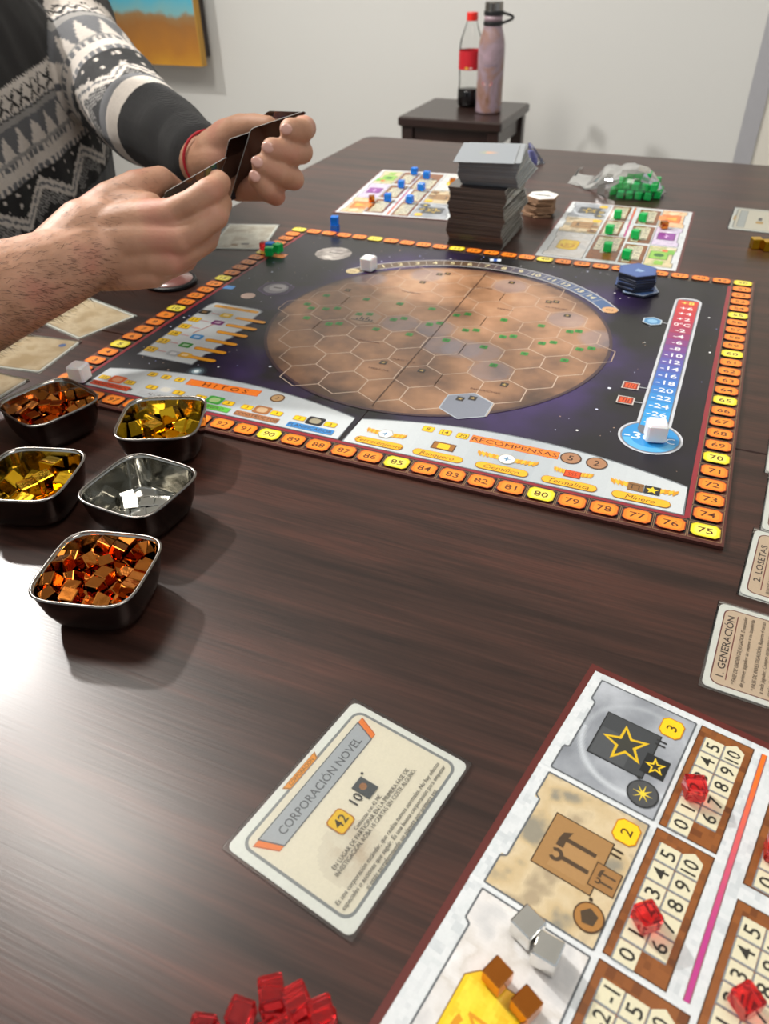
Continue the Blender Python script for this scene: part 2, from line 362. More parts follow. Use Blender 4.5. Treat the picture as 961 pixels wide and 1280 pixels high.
for q in (((11.5, 10.6), (494, 10.6)), ((494, 10.6), (494, 415)), ((11.5, 415), (11.5, 10.6))): a.line(q[0], q[1], 3.2, '#8e2430')
a.line((11.5, 415), (494, 415), 0.6, '#3c3c44')
a.build('track_frame', board, (0, 0, 0))
def tpos(n):
    if n <= 25: return (0, H_*n/25)
    if n <= 50: return (W_*(n-25)/25, H_)
    if n <= 75: return (W_, H_*(1-(n-50)/25))
    return (W_*(1-(n-75)/25), 0)
for n in range(100):
    x, y = tpos(n); five = n % 5 == 0
    t = Art(0)
    t.octa(0, 0, 17.4, 13.0, '#b8a01c' if five else '#a33c10'); t.octa(0, 0, 16.2, 11.9, '#f2dc28' if five else '#f07f1e'); t.octa(0, 0, 12.8, 9.2, '#f6e860' if five else '#f49028')
    t.text(str(n if n else 100), 0, 0, 5.4, '#5a2a10', sx=1.25, bold=0.18)
    o = t.build('score_space', board, (x, y, BT + 1.2 * 0.9))
    if five: o['label'] = 'yellow numbered space'
# planet
pl = Art(BT + 0.3)
pc = (253.5, 216); PR = 156
oc = {(323, 93), (395.5, 246.7), (199, 339), (146, 308), (253, 216), (289, 185.5), (324, 154.5), (218, 216), (306.7, 185), (271, 185.4), (360, 277.4), (288.5, 339)}
cols_p = [lin(c) for c in ('#4e3a2e', '#755642', '#977052', '#b08464', '#c49c7a')]
def pcol(x, y):
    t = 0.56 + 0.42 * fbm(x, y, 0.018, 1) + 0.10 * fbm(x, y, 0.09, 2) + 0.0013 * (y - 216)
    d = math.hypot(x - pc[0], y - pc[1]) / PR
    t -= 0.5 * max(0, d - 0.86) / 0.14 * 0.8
    t = min(0.999, max(0, t)) * 4; i = int(t); c = mixc(cols_p[i], cols_p[i+1], t - i)
    for k, (ox, oy) in enumerate(oc):
        dd = math.hypot(x - ox, y - oy)
        if dd < 19: c = mixc(c, lin('#7c8496'), 0.34 if dd < 16 else 0.18)
    return c
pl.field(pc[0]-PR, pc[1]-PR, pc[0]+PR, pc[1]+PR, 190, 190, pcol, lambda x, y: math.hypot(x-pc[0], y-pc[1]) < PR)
pl.arc(pc[0], pc[1], PR-2, PR+0.9, 0, 2*PI, '#3f2a30', 90)
seen = set(); HR = 20.5; HWD = 35.5; zz = pl.z
for row in range(9):
    n = 9 - abs(row - 4); y = pc[1] + (row - 4) * 30.75
    for k in range(n):
        x = pc[0] + (k - (n - 1) / 2) * HWD; V = [(x + HR*math.cos(math.radians(30+60*i)), y + HR*math.sin(math.radians(30+60*i))) for i in range(6)]
        for i in range(6):
            key = (round((V[i][0]+V[(i+1) % 6][0])/4), round((V[i][1]+V[(i+1) % 6][1])/4))
            if key in seen: continue
            seen.add(key); pl.z = zz; pl.line(V[i], V[(i+1) % 6], 0.7, mixc(lin('#b99d86'), lin('#d8c8b8'), 0.5 if row < 4 else 0.15))
hx = [(323 + 21*math.cos(math.radians(30+60*i)), 92.5 + 21*math.sin(math.radians(30+60*i))) for i in range(6)]
pl.poly(hx, '#7d828e'); pl.loop(hx, 1.0, '#a8b0ba')
hx = [(182.5 + 16*math.cos(math.radians(30+60*i)), 216 + 16*math.sin(math.radians(30+60*i))) for i in range(6)]
pl.poly(hx, '#a88a72')
for px_, py_, h_ in ((176, 210, 3), (179, 211, 6), (182, 210, 4), (185, 211, 7), (188, 210, 4), (191, 210, 3)): pl.rect(px_, py_ + h_/2, 1.8, h_, '#3c3632')
pl.rect(183, 208.5, 24, 1.2, '#3c3632')
G_ = [(115.8,225.4),(124.1,218),(130.5,195.6),(138.1,221.2),(148.2,226.4),(165.3,256.6),(156.6,190.7),(165.1,195),(173.7,221.1),(183.2,224.6),(202.3,195.8),(200.7,257.8),(209.2,221.1),(217.4,226.9),(234.3,257),(244.4,222.8),(252.7,228.6),(235,196),(270.1,196.3),(261.2,251.2),(270.5,257.3),(279.6,222.5),(288.7,225.9),(306,256.3),(305.5,195.2),(315,220.8),(323.2,164.7),(123.8,251.4),(341.4,255.7),(323.6,225),(341.8,194.8),(350.7,220.2),(359.7,225.5),(368.3,252.6),(375.7,256.1),(383.8,220),(393.1,225.4),(376.4,194.6)]
zz = pl.z
for x, y in G_: pl.z = zz; pl.rect(x, y, 6.6, 6.2, '#2f8a34', r=1); pl.star(x, y, 2.6, 1.2, 5, '#1d5a20')
for x, y in ((138,271.7),(235.1,136.3),(270.5,134.2),(341.1,135.1),(315.5,100.8),(324.3,105.1),(201.5,317.9),(210.2,345.1),(217.6,349.5),(287.7,348.6),(334.7,312.6),(341.5,315.2),(358.6,286.6)):
    pl.z = zz; pl.rect(x, y, 6.2, 6.2, '#2c2624'); pl.star(x, y, 2.3, 1.0, 5, '#a98c4c')
pl.z = zz + .06
for t, x, y in (('THARSIS', 200, 288), ('ELYSIUM', 345, 300), ('HELLAS', 236, 124), ('NOACHIS', 330, 120), ('ARGYRE', 250, 146), ('VASTITAS', 262, 325), ('ARCADIA', 205, 170), ('TERRA', 300, 280)):
    pl.text(t, x, y, 2.6, '#6b4636', sx=1.5)
pl.z += .01; pl.line((255.5, 66), (255.5, 366), .7, '#4a342a')
pl.build('planet_map', board, (0, 0, 0))
# oxygen scale
ox = Art(BT + 0.25)
RA, A0, A1 = 170.5, math.radians(141.5), math.radians(35)
ox.arc(pc[0], pc[1], RA-8.2, RA+8.2, A0+0.02, A1-0.02, '#b9b7b6', 60)
ox.arc(pc[0], pc[1], RA-6.8, RA+6.8, A0, A1, lambda t: mixc(lin('#5e4a38'), lin('#3f5f8c'), max(0, min(1, (t-0.4)*1.9))), 60)
oz = ox.z
for i in range(15):
    ox.z = oz; an = math.radians(136 - 6.4*i); x, y = pc[0]+RA*math.cos(an), pc[1]+RA*math.sin(an)
    ox.line((pc[0]+(RA-6)*math.cos(an-.056), pc[1]+(RA-6)*math.sin(an-.056)), (pc[0]+(RA+6)*math.cos(an-.056), pc[1]+(RA+6)*math.sin(an-.056)), 0.5, '#c8bfae')
    ox.text(str(i), x, y, 6.6, '#e6d9a8', rot=an-PI/2, sx=1.25, bold=0.2)
for an, c in ((A0, '#cdb98a'), (A1, '#d0a070')): ox.ngon(pc[0]+RA*math.cos(an), pc[1]+RA*math.sin(an), 7.5, 20, c); ox.text('O2', pc[0]+RA*math.cos(an), pc[1]+RA*math.sin(an), 4, '#5a4426')
ox.build('oxygen_scale', board, (0, 0, 0))
# thermometer
th = Art(BT + 0.25)
th.ngon(460, 97, 22.5, 40, '#c9ccd2'); th.rect(460, 232, 24.5, 272, '#c9ccd2', r=9); th.ngon(460, 97, 21, 40, '#7a808c'); th.ngon(460, 97, 19.8, 40, '#2c8fd0'); th.arc(460, 97, 14, 19.5, PI*1.1, PI*1.9, '#58aede', 20)
th.rect(460, 232, 20.5, 266, '#6a6f7a', r=8)
tc_ = [lin(c) for c in ('#2f9fe0', '#2f8fd4', '#3a70c0', '#5a58a8', '#7a4088', '#a03058', '#c23040', '#cc4030')]
th.z = zz = BT + .25 + .15
for i in range(19):
    th.z = zz; y = 131.7 - 13.2 + 13.15*i; tt = i/18*6.99; k = int(tt)
    th.rect(460, y, 18.6, 12.9, mixc(tc_[k], tc_[min(7, k+1)], tt-k))
    val = -28 + 2*i
    if val <= 8: th.text('0°C' if val == 0 else ('+%d' % val if val > 0 else str(val)), 460, y, 6.6, '#f2f2f2' if val < 8 else '#ffe060', sx=1.2 if val else 0.95, bold=0.2)
th.text('-30', 452, 96, 9, '#e8f4fc', sx=1.2, bold=.3); th.text('°C', 472, 96, 7, '#e8f4fc')
for y in (301, 169.5, 144.5): th.line((440, y), (450, y), 1, '#b8bcc2')
for y in (169.5, 144.5):
    th.rect(435, y, 13, 12, '#c8c0b8'); th.rect(435, y, 11, 10, '#8a2a18'); th.rect(435, y, 8.5, 7.5, '#d8501c')
    for k in (-2, 0, 2): th.line((435+k, y-2.6), (435+k+.6, y+2.6), 0.8, '#7a2410')
th.ngon(434, 301, 9.6, 6, '#b8c4cc', PI/6); th.ngon(434, 301, 8.2, 6, '#4a88b8', PI/6); th.ngon(434, 301, 4.5, 12, '#88b8d8')
th.build('temperature_scale', board, (0, 0, 0))
# milestone and award panels
SIL = ('#8f979d', '#a9b1b6', '#bcc4c8', '#c6ccce')
def arcpanel(x0, x1, yb, yl, yr, yt, name, fn):
    p = Art(BT + 0.25); n = 24; top = []
    for k in range(n + 1):
        t = k / n; y = (yl + (yr - yl) * t) + (yt - (yl + yr) / 2) * (1 - (2*t - 1)**2); top.append((x0 + (x1 - x0) * t, y))
    p.poly([(x0 - 1.2, yb - 1)] + [(x1 + 1.2, yb - 1)] + [(x, y + 1.4) for x, y in top[::-1]], '#70767c')
    for k in range(n):
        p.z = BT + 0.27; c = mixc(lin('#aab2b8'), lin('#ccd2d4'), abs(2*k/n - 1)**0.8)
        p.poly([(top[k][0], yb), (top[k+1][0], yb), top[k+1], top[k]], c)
    fn(p); return p.build(name, board, (0, 0, 0))
def ytile(p, x, y, t, w=8.5, h=7): p.rect(x, y, w, h, '#b88810', r=1.5); p.rect(x, y, w-1, h-1, '#f0c41c', r=1.3); p.text(t, x, y, h*0.55, '#5a3a08', bold=.1)
def hitos(p):
    r5 = math.radians(3)
    p.rect(131, 49.5, 66, 9.6, '#c8551a', rot=r5); p.rect(131, 49.5, 65, 8.6, '#ee7c22', rot=r5); p.text('H I T O S', 133, 49.6, 5.8, '#6a2c0c', rot=r5, sx=1.25, bold=.15)
    for x in (63, 76.5, 90): p.z = BT + .45; ytile(p, x, 47.8, '8')
    p.ngon(181, 50, 6, 20, '#6a4a2c'); p.ngon(181, 50, 4.8, 20, '#b89468'); p.text('3', 181, 50, 4, '#3a2818')
    for x, c, bc, t, hx_ in ((41, '#e8641c', '#e04a18', 'TERRAFORMADOR', 0), (89, '#c8ccd0', '#b8bcc0', 'ALCALDE', 0), (136, '#3a9a34', '#58b040', 'JARDINERO', 0), (179, '#a0683c', '#a8704a', 'CONSTRUCTOR', 0), (225, '#28282c', '#3a86c8', 'PLANIFICADOR', 0)):
        p.z = BT + .45; p.rect(x, 29.5, 14, 11, c, r=2); p.rect(x, 29.5, 9, 7, mixc(lin(c), (1, .9, .6), .3), r=3)
        ytile(p, x - 13, 29, '35' if x < 50 else '3', 10, 6.5); ytile(p, x + 13, 29, '35' if x < 50 else '3', 10, 6.5)
        p.rect(x + 1, 19, 38, 6.6, bc, r=0.8); p.text(t, x + 1, 19, 3.6, '#3a2a20', sx=1.0)
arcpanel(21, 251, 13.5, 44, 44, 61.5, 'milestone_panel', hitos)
def awards(p):
    p.rect(373, 49.4, 64, 9.4, '#b8481a'); p.rect(373, 49.4, 63, 8.4, '#f0832a'); p.text('RECOMPENSAS', 373, 49.4, 4.9, '#4a1c08', sx=1.3, bold=.15)
    for x, t in ((308, '8'), (321.3, '14'), (334.5, '20')): ytile(p, x, 49.8, t, 9, 7.6)
    for x, t in ((413.2, '5'), (431, '2')): p.ngon(x, 49.5, 7.4, 24, '#4a3020'); p.ngon(x, 49.5, 6.4, 24, '#a87a58'); p.text(t, x, 49.5, 6, '#3a2010', bold=.2)
    for x, t, ic in ((281.5, 'Terrateniente', 0), (326.3, 'Banquero', 1), (372.5, 'Científico', 2), (418.4, 'Termalista', 3), (464.7, 'Minero', 4)):
        p.z = BT + .45; sp = {0: 15, 1: 0, 2: 21, 3: 13, 4: 21}[ic]
        for sgn in (-1, 1):
            for k in range(6 if sp else 0):
                xx = x + sgn * (5 + (sp - 5) * k / 6); p.poly([(xx, 29), (xx + sgn*(sp-5)/5.2, 30.5 + k*.5), (xx + sgn*(sp-5)/4.8, 35.2 + k*.25), (xx, 34.0)], '#d8961c' if k % 2 else '#f0b830')
        if ic in (0, 2): p.ngon(x, 32, 6.2, 6 if ic == 0 else 20, '#a8a49c'); p.ngon(x, 32, 5.4, 6 if ic == 0 else 20, '#f0f0ec'); p.star(x, 32, 3.5, 1.0, 4, '#5a8ab0')
        if ic == 1: p.rect(x, 31.5, 17, 9.5, '#5a3418'); p.rect(x, 31.5, 15.4, 8, '#9a6428'); p.rect(x, 31.5, 9, 6.5, '#f2c21c', r=1.5)
        if ic == 3: p.rect(x, 30.5, 11, 8, '#a83010'); p.rect(x, 30.5, 9.5, 6.5, '#e05018'); p.text('SSS', x, 30.5, 4, '#7a2008', sx=.8)
        if ic == 4: p.rect(x - 5, 31, 10, 9, '#8a6238'); p.text('TT', x - 5, 31, 5, '#4a3018'); p.rect(x + 5.5, 31, 10, 9, '#2a2a2c'); p.star(x + 5.5, 31, 4.2, 1.9, 5, '#f0cc28')
        p.rect(x, 18.8, 37, 8.2, '#a86c08', r=4); p.rect(x, 18.9, 36, 7.3, '#f4b428', r=3.6); p.text(t, x, 18.7, 4.3, '#6a3c08', shear=.25, sx=1.05)
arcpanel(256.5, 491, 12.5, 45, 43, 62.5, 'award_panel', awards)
# project price panel
sp = Art(BT + 0.25)
sp.poly([(26, 74), (84, 74), (84, 96), (88, 100), (85, 112), (88, 116), (85, 128), (88, 132), (85, 145), (88, 149), (85, 162), (88, 166), (84, 178), (84, 194), (78, 198), (28, 198), (24, 190)], '#80868c')
sp.poly([(27.5, 75.5), (82.5, 75.5), (82.5, 96), (86, 100), (83.5, 112), (86, 116), (83.5, 128), (86, 132), (83.5, 145), (86, 149), (83.5, 162), (86, 166), (82.5, 178), (82.5, 192.5), (77, 196.5), (29, 196.5), (25.5, 189)], '#c9cfd0')
sp.rect(56, 190.5, 50, 5.5, '#d8931c', r=2.5); sp.rect(56, 190.5, 48, 4, '#f0ae2c', r=2); sp.text('PROYECTOS', 56, 190.5, 3, '#7a4a08', sx=1.3)
for y in (172, 155.5, 139.5, 121.3, 103.6, 87): sp.z = BT + .4; sp.rect(83, y, 33, 5.6, '#b87810', r=2.7); sp.rect(83, y, 31.8, 4.5, '#f2a624', r=2.2)
for y, t in ((155, '11'), (138.7, '14'), (122.2, '18'), (105, '23'), (87, '25')): sp.z = BT + .5; ytile(sp, 32, y, t, 11.5, 9.5)
sp.rect(31, 173, 11, 9, '#2a2624'); sp.rect(31, 173, 5, 4, '#8a6a40')
for x, y, c in ((55.3, 173.5, '#e8c020'), (57, 156.2, '#7a2a70'), (56, 123, '#4a90c8'), (56.4, 104.8, '#3a9030'), (55.6, 87, '#b0b4b8'), (67.2, 87.7, '#e8b020')):
    sp.z = BT + .5; sp.rect(x, y, 12, 9, c, r=2); sp.rect(x, y, 6, 4, mixc(lin(c), (1, 1, 1), .35), r=1)
sp.line((48, 128), (55, 152), 0.9, '#c86a5a')
for y in (87, 105, 122, 139, 155, 173): sp.line((39, y), (48, y), 1.2, '#d8a0a0')
sp.build('project_price_panel', board, (0, 0, 0))
# moons, comet, markers, stars
mo = Art(BT + 0.1)
mo.field(55, 344, 97, 386, 30, 30, cloud(('#6a6460', '#9a928c', '#c4beb6'), 0.08, 5), lambda x, y: math.hypot(x-76, y-365) < 20.5)
mo.rect(78, 367, 17, 3, '#5a5450'); mo.build('moon_picture', board, (0, 0, 0)); mo = Art(BT + .1)
hx = [(66 + 19*math.cos(math.radians(30+60*i)), 251 + 19*math.sin(math.radians(30+60*i))) for i in range(6)]
mo.poly(hx, '#35234a'); mo.loop(hx, 1, '#5a4078'); mo.ngon(66, 251, 13, 16, '#8a8690'); mo.ngon(67, 253, 9, 16, '#b8b4b8'); mo.rect(67, 253, 10, 2.5, '#5a5458'); mo.build('moon_picture', board, (0, 0, 0)); mo = Art(BT + .1)
mo.ngon(49, 224, 7.5, 16, '#b49a8c'); mo.build('moon_picture', board, (0, 0, 0)); mo = Art(BT + .1); mo.rect(17.4, 236.6, 14, 9, '#4f8fd0', rot=.1, r=1.5); mo.build('bonus_symbol', board, (0, 0, 0)); mo = Art(BT + .1)
mo.rect(15, 338.2, 28, 13, '#e08a58', rot=0, r=1.5)
mo.build('bonus_symbol', board, (0, 0, 0)); mo = Art(BT + .1); mo.rect(253, 407, 12, 7, '#dfe6ee', rot=.2); mo.rect(253, 407, 4, 7, '#3a66b8', rot=.2)
mo.build('bonus_symbol', board, (0, 0, 0)); mo = Art(BT + .1)
for r, c in ((9, '#2a3038'), (6.5, '#4d5c66'), (4.2, '#8fa6b0'), (2.2, '#e8f4f8')): mo.ngon(94, 66, r, 18, c)
mo.build('comet_picture', board, (0, 0, 0))
st = Art(BT + 0.1); random.seed(11)
k = 0
while k < 170:
    x, y = random.uniform(14, 490), random.uniform(14, 412)
    if math.hypot(x - pc[0], y - pc[1]) < 180 or (440 < x < 480 and y > 70): continue
    r = random.choice((0.35, 0.45, 0.6, 0.6, 1.1)); st.z = BT + .1; st.ngon(x, y, r, 6, random.choice(('#ffffff', '#d8dcf8', '#c8a890', '#8a90c8'))); k += 1
for x, y in ((406, 214), (420, 160), (148, 96)): st.ngon(x, y, 1.4, 8, '#e8ecff')
tag(st.build('printed_stars', board, (0, 0, 0)), kind='stuff')

# ---------------------------------------------------------------- cubes
def cube_mesh(name, size, m, bev=0.06):
    return MB().box((0, 0, size/2), (size, size, size), bev=size*bev).mesh(name, m)
CM = {'white': cube_mesh('tracker_cube', 14, M['white_cube'], .09), 'red': cube_mesh('player_cube', 8.5, M['red'], .08), 'blue': cube_mesh('player_cube', 9.3, M['blue'], .07),
      'green': cube_mesh('player_cube', 9.3, M['green'], .07), 'gold': cube_mesh('resource_cube', 11, M['gold'], .05), 'copper': cube_mesh('resource_cube', 8, M['copper'], .05), 'silver': cube_mesh('resource_cube', 9.5, M['silver'], .05)}
NAMES = {'white': 'tracker_cube', 'red': 'player_cube', 'blue': 'player_cube', 'green': 'player_cube', 'gold': 'resource_cube', 'copper': 'resource_cube', 'silver': 'resource_cube'}
SZ = {'white': 14, 'red': 8.5, 'blue': 9.3, 'green': 9.3, 'gold': 11, 'copper': 8, 'silver': 9.5}
def cube(kind, loc, label, rz=0, group=None, rot=None):
    o = link(NAMES[kind], CM[kind], None, loc, rot or (0, 0, rz)); return tag(o, label, 'cube', group)
TOP = BT + 0.6
cube('white', (14, 17, TOP + .9), 'white cube on the near left corner of the numbered track, behind the bowls', .15)
cube('white', (463, 95, TOP + .5), 'white cube on the blue bulb of the thermometer scale', .25)
cube('white', (135, 331, TOP + .3), 'white cube at the low end of the curved brown scale', -.1)
cube('red', (-3.5, 347, TOP + .9), 'small clear red cube on the left track, beside blue and green ones', .3)
cube('blue', (5.5, 346, TOP + .9), 'small clear blue cube between red and green ones on the left track', .1)
cube('green', (16, 345, TOP + .9), 'small clear green cube beside a blue one on the left track', -.2)
cube('green', (12, 332.5, TOP + .9), 'second small green cube, nearer, on the left track', .35)
cube('blue', (41, 441, 0.1), 'lower blue cube of the stacked pair behind the board', .1)
cube('blue', (41, 441.3, 9.5), 'upper blue cube of the stacked pair behind the board', .25)

# ---------------------------------------------------------------- player boards
def cell_outline(a, pts, fill, edge='#50555a'):
    a.poly([(u, -v) for u, v in pts], edge)
    cx = sum(p[0] for p in pts)/len(pts); cy = sum(p[1] for p in pts)/len(pts)
    a.poly([(cx + (u-cx)*0.985, -(cy + (v-cy)*0.985)) for u, v in pts], fill)
def cell(a, u0, u1, v0, v1, fn, n=(74, 56), notch=True, flip=False):
    """resource cell with a notched outer edge"""
    def inside(x, y):
        v = -y
        if notch and not flip: return not (u0 + 14 < x < u1 - 14 and v < v0 + 2.4)
        if notch and flip: return not (u0 + 14 < x < u1 - 14 and v > v1 - 2.4)
        return True
    if not flip: ol = [(u0, v0), (u0+13, v0), (u0+14.5, v0+2.4), (u1-14.5, v0+2.4), (u1-13, v0), (u1, v0), (u1, v1), (u0, v1)]
    else: ol = [(u0, v0), (u1, v0), (u1, v1), (u1-13, v1), (u1-14.5, v1-2.4), (u0+14.5, v1-2.4), (u0+13, v1), (u0, v1)]
    a.field(u0, -v1, u1, -v0, n[0], n[1], fn, inside)
    a.loop([(u, -v) for u, v in ol], 0.8, '#5c6064')
def tile(a, x, y, t, s=1.0): a.octa(x, y, 11*s, 10.4*s, '#c07a08', .2); a.octa(x, y, 10*s, 9.4*s, '#f7c81a', .2); a.text(t, x, y, 4.6*s, '#4a3208', sx=1.1, bold=.12)
def numcell(a, u, v, t, arrow=False):
    a.rect(u - .5, -v + .3, 8.6, 8.6, '#7e8488'); a.rect(u, -v, 8.0, 8.0, '#d8d2b4')
    if arrow: a.poly([(u + 4, -v - 4), (u + 4, -v + 4), (u + 6.6, -v)], '#d8d2b4')
    a.text(t, u, -v, 5.8, '#2c2a24', sx=0.9 if len(t) > 1 else 1.05, bold=.16)
def track(a, u0, u1, v0, v1, mc=False):
    a.rect((u0+u1)/2, -(v0+v1)/2, u1-u0+1, v1-v0+1, '#4a2c14')
    a.field(u0, -v1, u1, -v0, 20, 10, cloud(('#6e3c16', '#8f5424', '#7c4820'), 0.25, 8))
    vv = v0 + 7.3; z = a.z
    if mc:
        for k in range(5): a.z = z; numcell(a, u1 - 9 - 9*k, vv, str(-1-k))
        vv += 8.8
    for k in range(6): a.z = z; numcell(a, u1 - 9.0 - 9*(5-k), vv, str(k))
    for k in range(5): a.z = z; numcell(a, u1 - 9.0 - 9*(4-k), vv + 8.8, str(6+k), k == 4)
def pboard_art():
    a = Art(0.4)
    a.rect(111.5, -78.5, 223, 157, '#5a1f1a'); a.field(3, -154, 219.5, -3.2, 110, 80, cloud(('#c2c8cb', '#d6dadc', '#ccd2d4'), 0.15, 3))
    for q in (94, 154.8): a.rect(q, -43, 1.6, 80, '#d8dcde')
    def ti(x, y):
        d = abs(math.hypot(x - 186, y + 36) - 24); c = mixc(lin('#868b92'), lin('#a8adb4'), 0.5 + fbm(x, y, .05, 4)); return mixc(c, lin('#c6ccd2'), max(0, 1 - d/2.2) * .8 * (1 if x < 186 else .35))
    cell(a, 156.8, 215.5, 8.3, 54.6, ti)
    cell(a, 94.8, 153.8, 8.8, 54.0, cloud(('#a9987c', '#cfbd9a', '#c4ae86', '#8e8878'), 0.06, 6))
    cell(a, 8, 92, 9.5, 54.0, cloud(('#c6c6c6', '#dad8d6', '#ccc8c2', '#e4e4e4'), 0.05, 9))
    zc = a.z
    # star square (v runs down, text runs along u)
    a.rect(186.2, -31, 26.4, 26, '#17181a'); a.rect(186.2, -31, 25.4, 25, '#3e4144'); a.rect(182, -27, 16, 16, '#4c4f52')
    a.star(186, -31.5, 11, 4.8, 5, '#d8b21a', PI/2); a.star(186, -31.5, 8.2, 3.3, 5, '#3a3a34', PI/2)
    a.rect(182.2, -46.5, 11, 10.6, '#202224'); a.star(182.2, -46.6, 4.8, 2.0, 5, '#e8c424'); a.star(182.2, -46.6, 2.8, 1.1, 5, '#2a2a24')
    a.rect(194.3, -44.6, .9, 4.6, '#2a2a2c'); a.rect(196.6, -44.6, .9, 4.6, '#2a2a2c'); tile(a, 206.3, -46, '3')
    a.ngon(172, -45.5, .9, 8, '#222222'); a.ngon(173, -42.5, .9, 8, '#222222')
    a.ngon(166.2, -46.6, 6.8, 28, '#2c2e30'); a.ngon(166.2, -46.6, 6.1, 28, '#4a4c4e'); a.star(166.2, -46.6, 4.6, 1.0, 8, '#e8cc3a')
    a.z = zc
    # tools square
    a.rect(125.2, -32.6, 25.6, 25.6, '#3c2814'); a.rect(125.2, -32.6, 24.6, 24.6, '#a17a4a'); a.rect(122, -34, 14, 16, '#a98252')
    def tools(x, y, s):
        c = '#4c3a28'
        a.rect(x + 4*s, y - 1*s, 2.0*s, 15*s, c); a.poly([(x+8.4*s, y+3.6*s), (x+6.5*s, y+7.2*s), (x+3*s, y+8*s), (x-.4*s, y+8*s), (x-.4*s, y+4.6*s), (x+4*s, y+4.8*s)], c)
        a.rect(x - 4.5*s, y - 2*s, 2.0*s, 13*s, c); a.arc(x-4.5*s, y+6*s, 1.4*s, 3.1*s, PI*.72, PI*2.28, c, 14)
    tools(125, -33, .95)
    a.rect(121.8, -47.6, 10.8, 10.6, '#3c2814'); a.rect(121.8, -47.6, 10, 9.8, '#9a7040'); tools(121.8, -47.8, .42)
    a.rect(133.4, -47.3, .9, 4.6, '#3a2c1c'); a.rect(135.8, -47.3, .9, 4.6, '#3a2c1c'); tile(a, 145.4, -47.3, '2')
    a.ngon(111.5, -46, .8, 8, '#3a2c1c'); a.ngon(104.8, -48, 5.9, 28, '#4a3018'); a.ngon(104.8, -48, 5.3, 28, '#a5743a'); a.ngon(104.8, -48, 3.6, 5, '#4a3a28', .2)
    a.z = zc
    # credit square
    a.octa(49, -31, 34, 24, '#8a6a18', .18); a.octa(49, -31, 33, 23, '#f0c414', .18); a.field(36, -41, 62, -21, 16, 12, cloud(('#e8b810', '#f8d838', '#f2c81c'), 0.12, 3)); a.arc(46, -31, 5.5, 8, PI*.35, PI*1.7, '#d8930c', 16); a.text('M', 48, -31, 9, '#d8930c')
    a.z = zt = .5
    for q in ((157, 215.6, 57.3, 80), (96.5, 154.4, 57.3, 80), (12, 93.2, 57.3, 89.4, True), (151, 210, 92.6, 117), (81, 143, 92.6, 117), (10, 73, 92.6, 117)): a.z = zt; track(a, *q)
    a.z = zt
    a.line((215.5, -84.8), (97, -87.2), 2.6, '#8a5a60')
    n = 24; z0 = a.z
    for k in range(n):
        t = k/n; u = 97 + 118.5*k/n; a.z = z0; a.line((u, -87.2 + 2.4*t), (u + 118.5/n + .1, -87.2 + 2.4*(t + 1/n)), 1.8, mixc(lin('#b83a86'), lin('#e8701c'), max(0, min(1, t*1.5 - .3))))
    a.z = .5; cell(a, 150, 216, 119, 149, cloud(('#d8b890', '#e8c49a', '#e09a60', '#f0d8b0'), 0.06, 12), flip=True)
    a.z = .5; cell(a, 80, 146, 119, 149, cloud(('#b8a8c8', '#d8cce0', '#c0b4d0', '#e8e4ee'), 0.06, 13), flip=True)
    a.z = .5; cell(a, 10, 76, 119, 149, cloud(('#c8b890', '#d8c8a0', '#a8b070', '#e0d4b8'), 0.06, 14), flip=True)
    a.rect(183, -132, 30, 22, '#b84a18'); a.rect(183, -132, 28, 20, '#ea7a2e'); a.poly([(176, -138), (183, -124), (190, -138)], '#f6b040'); a.rect(183, -121, 18, 8, '#f0904a')
    a.z = .7; a.rect(113, -133, 26, 20, '#5a2060'); a.rect(113, -133, 24.4, 18.4, '#8a3a96'); a.poly([(105, -134), (114, -130), (112, -133), (121, -131), (112, -137), (114, -134)], '#e0b8e8')
    a.z = .7; a.rect(46, -132, 26, 20, '#4a8a2c'); a.rect(46, -132, 24, 18, '#8cc04a'); a.ngon(46, -132, 6, 7, '#2e6a2a'); a.rect(58, -143, 14, 9, '#7ab848'); a.rect(62, -137, 7, 6, '#e06a3a'); a.rect(22, -134, 12, 9, '#8cc04a')
    return a
pbm = pboard_art().mesh('board_print')
pbb = MB().box((111.5, -78.5, 0.2), (223, 157, 0.35)).mesh('cardboard_sheet', M['dark_edge'])
def pboard(loc, rot, label):
    t = thing('player_board', label, 'board', (loc[0], loc[1], 0), rot, 'player boards with production tracks')
    link('cardboard_sheet', pbb, t, (0, 0, 0)); link('board_print', pbm, t, (0, 0, 0)); return t
def on_board(b, u, v):
    r = b[1]; return (b[0][0] + u*math.cos(r) + v*math.sin(r), b[0][1] + u*math.sin(r) - v*math.cos(r))
PB = {'red': ((417.5, -346.1), math.radians(78.3)), 'green': ((285, 440), math.radians(91)), 'blue': ((134, 749), math.radians(-83.6))}
pboard(*PB['red'], 'large player board with red cubes, in the lower right foreground')
pboard(*PB['green'], 'player board with green cubes, behind the main board on the right')
pboard(*PB['blue'], 'player board with blue cubes, far left beside the card stack')
SPOT = [('star', 162.5, 69, 'first track beside the star square'), ('tools', 101, 69, 'track beside the hammer square'), ('coin', 39, 77, 'track beside the yellow coin square'),
        ('heat', 160, 100, 'track beside the orange square'), ('energy', 93, 100, 'track beside the purple square'), ('plant', 22, 100, 'track beside the green plant square')]
for nm, u, v, tx in SPOT:
    for col in ('green', 'blue'):
        x, y = on_board(PB[col], u, v); cube(col, (x, y, 1.7), '%s cube on the %s' % (col, tx), PB[col][1] + random.uniform(-.15, .15))
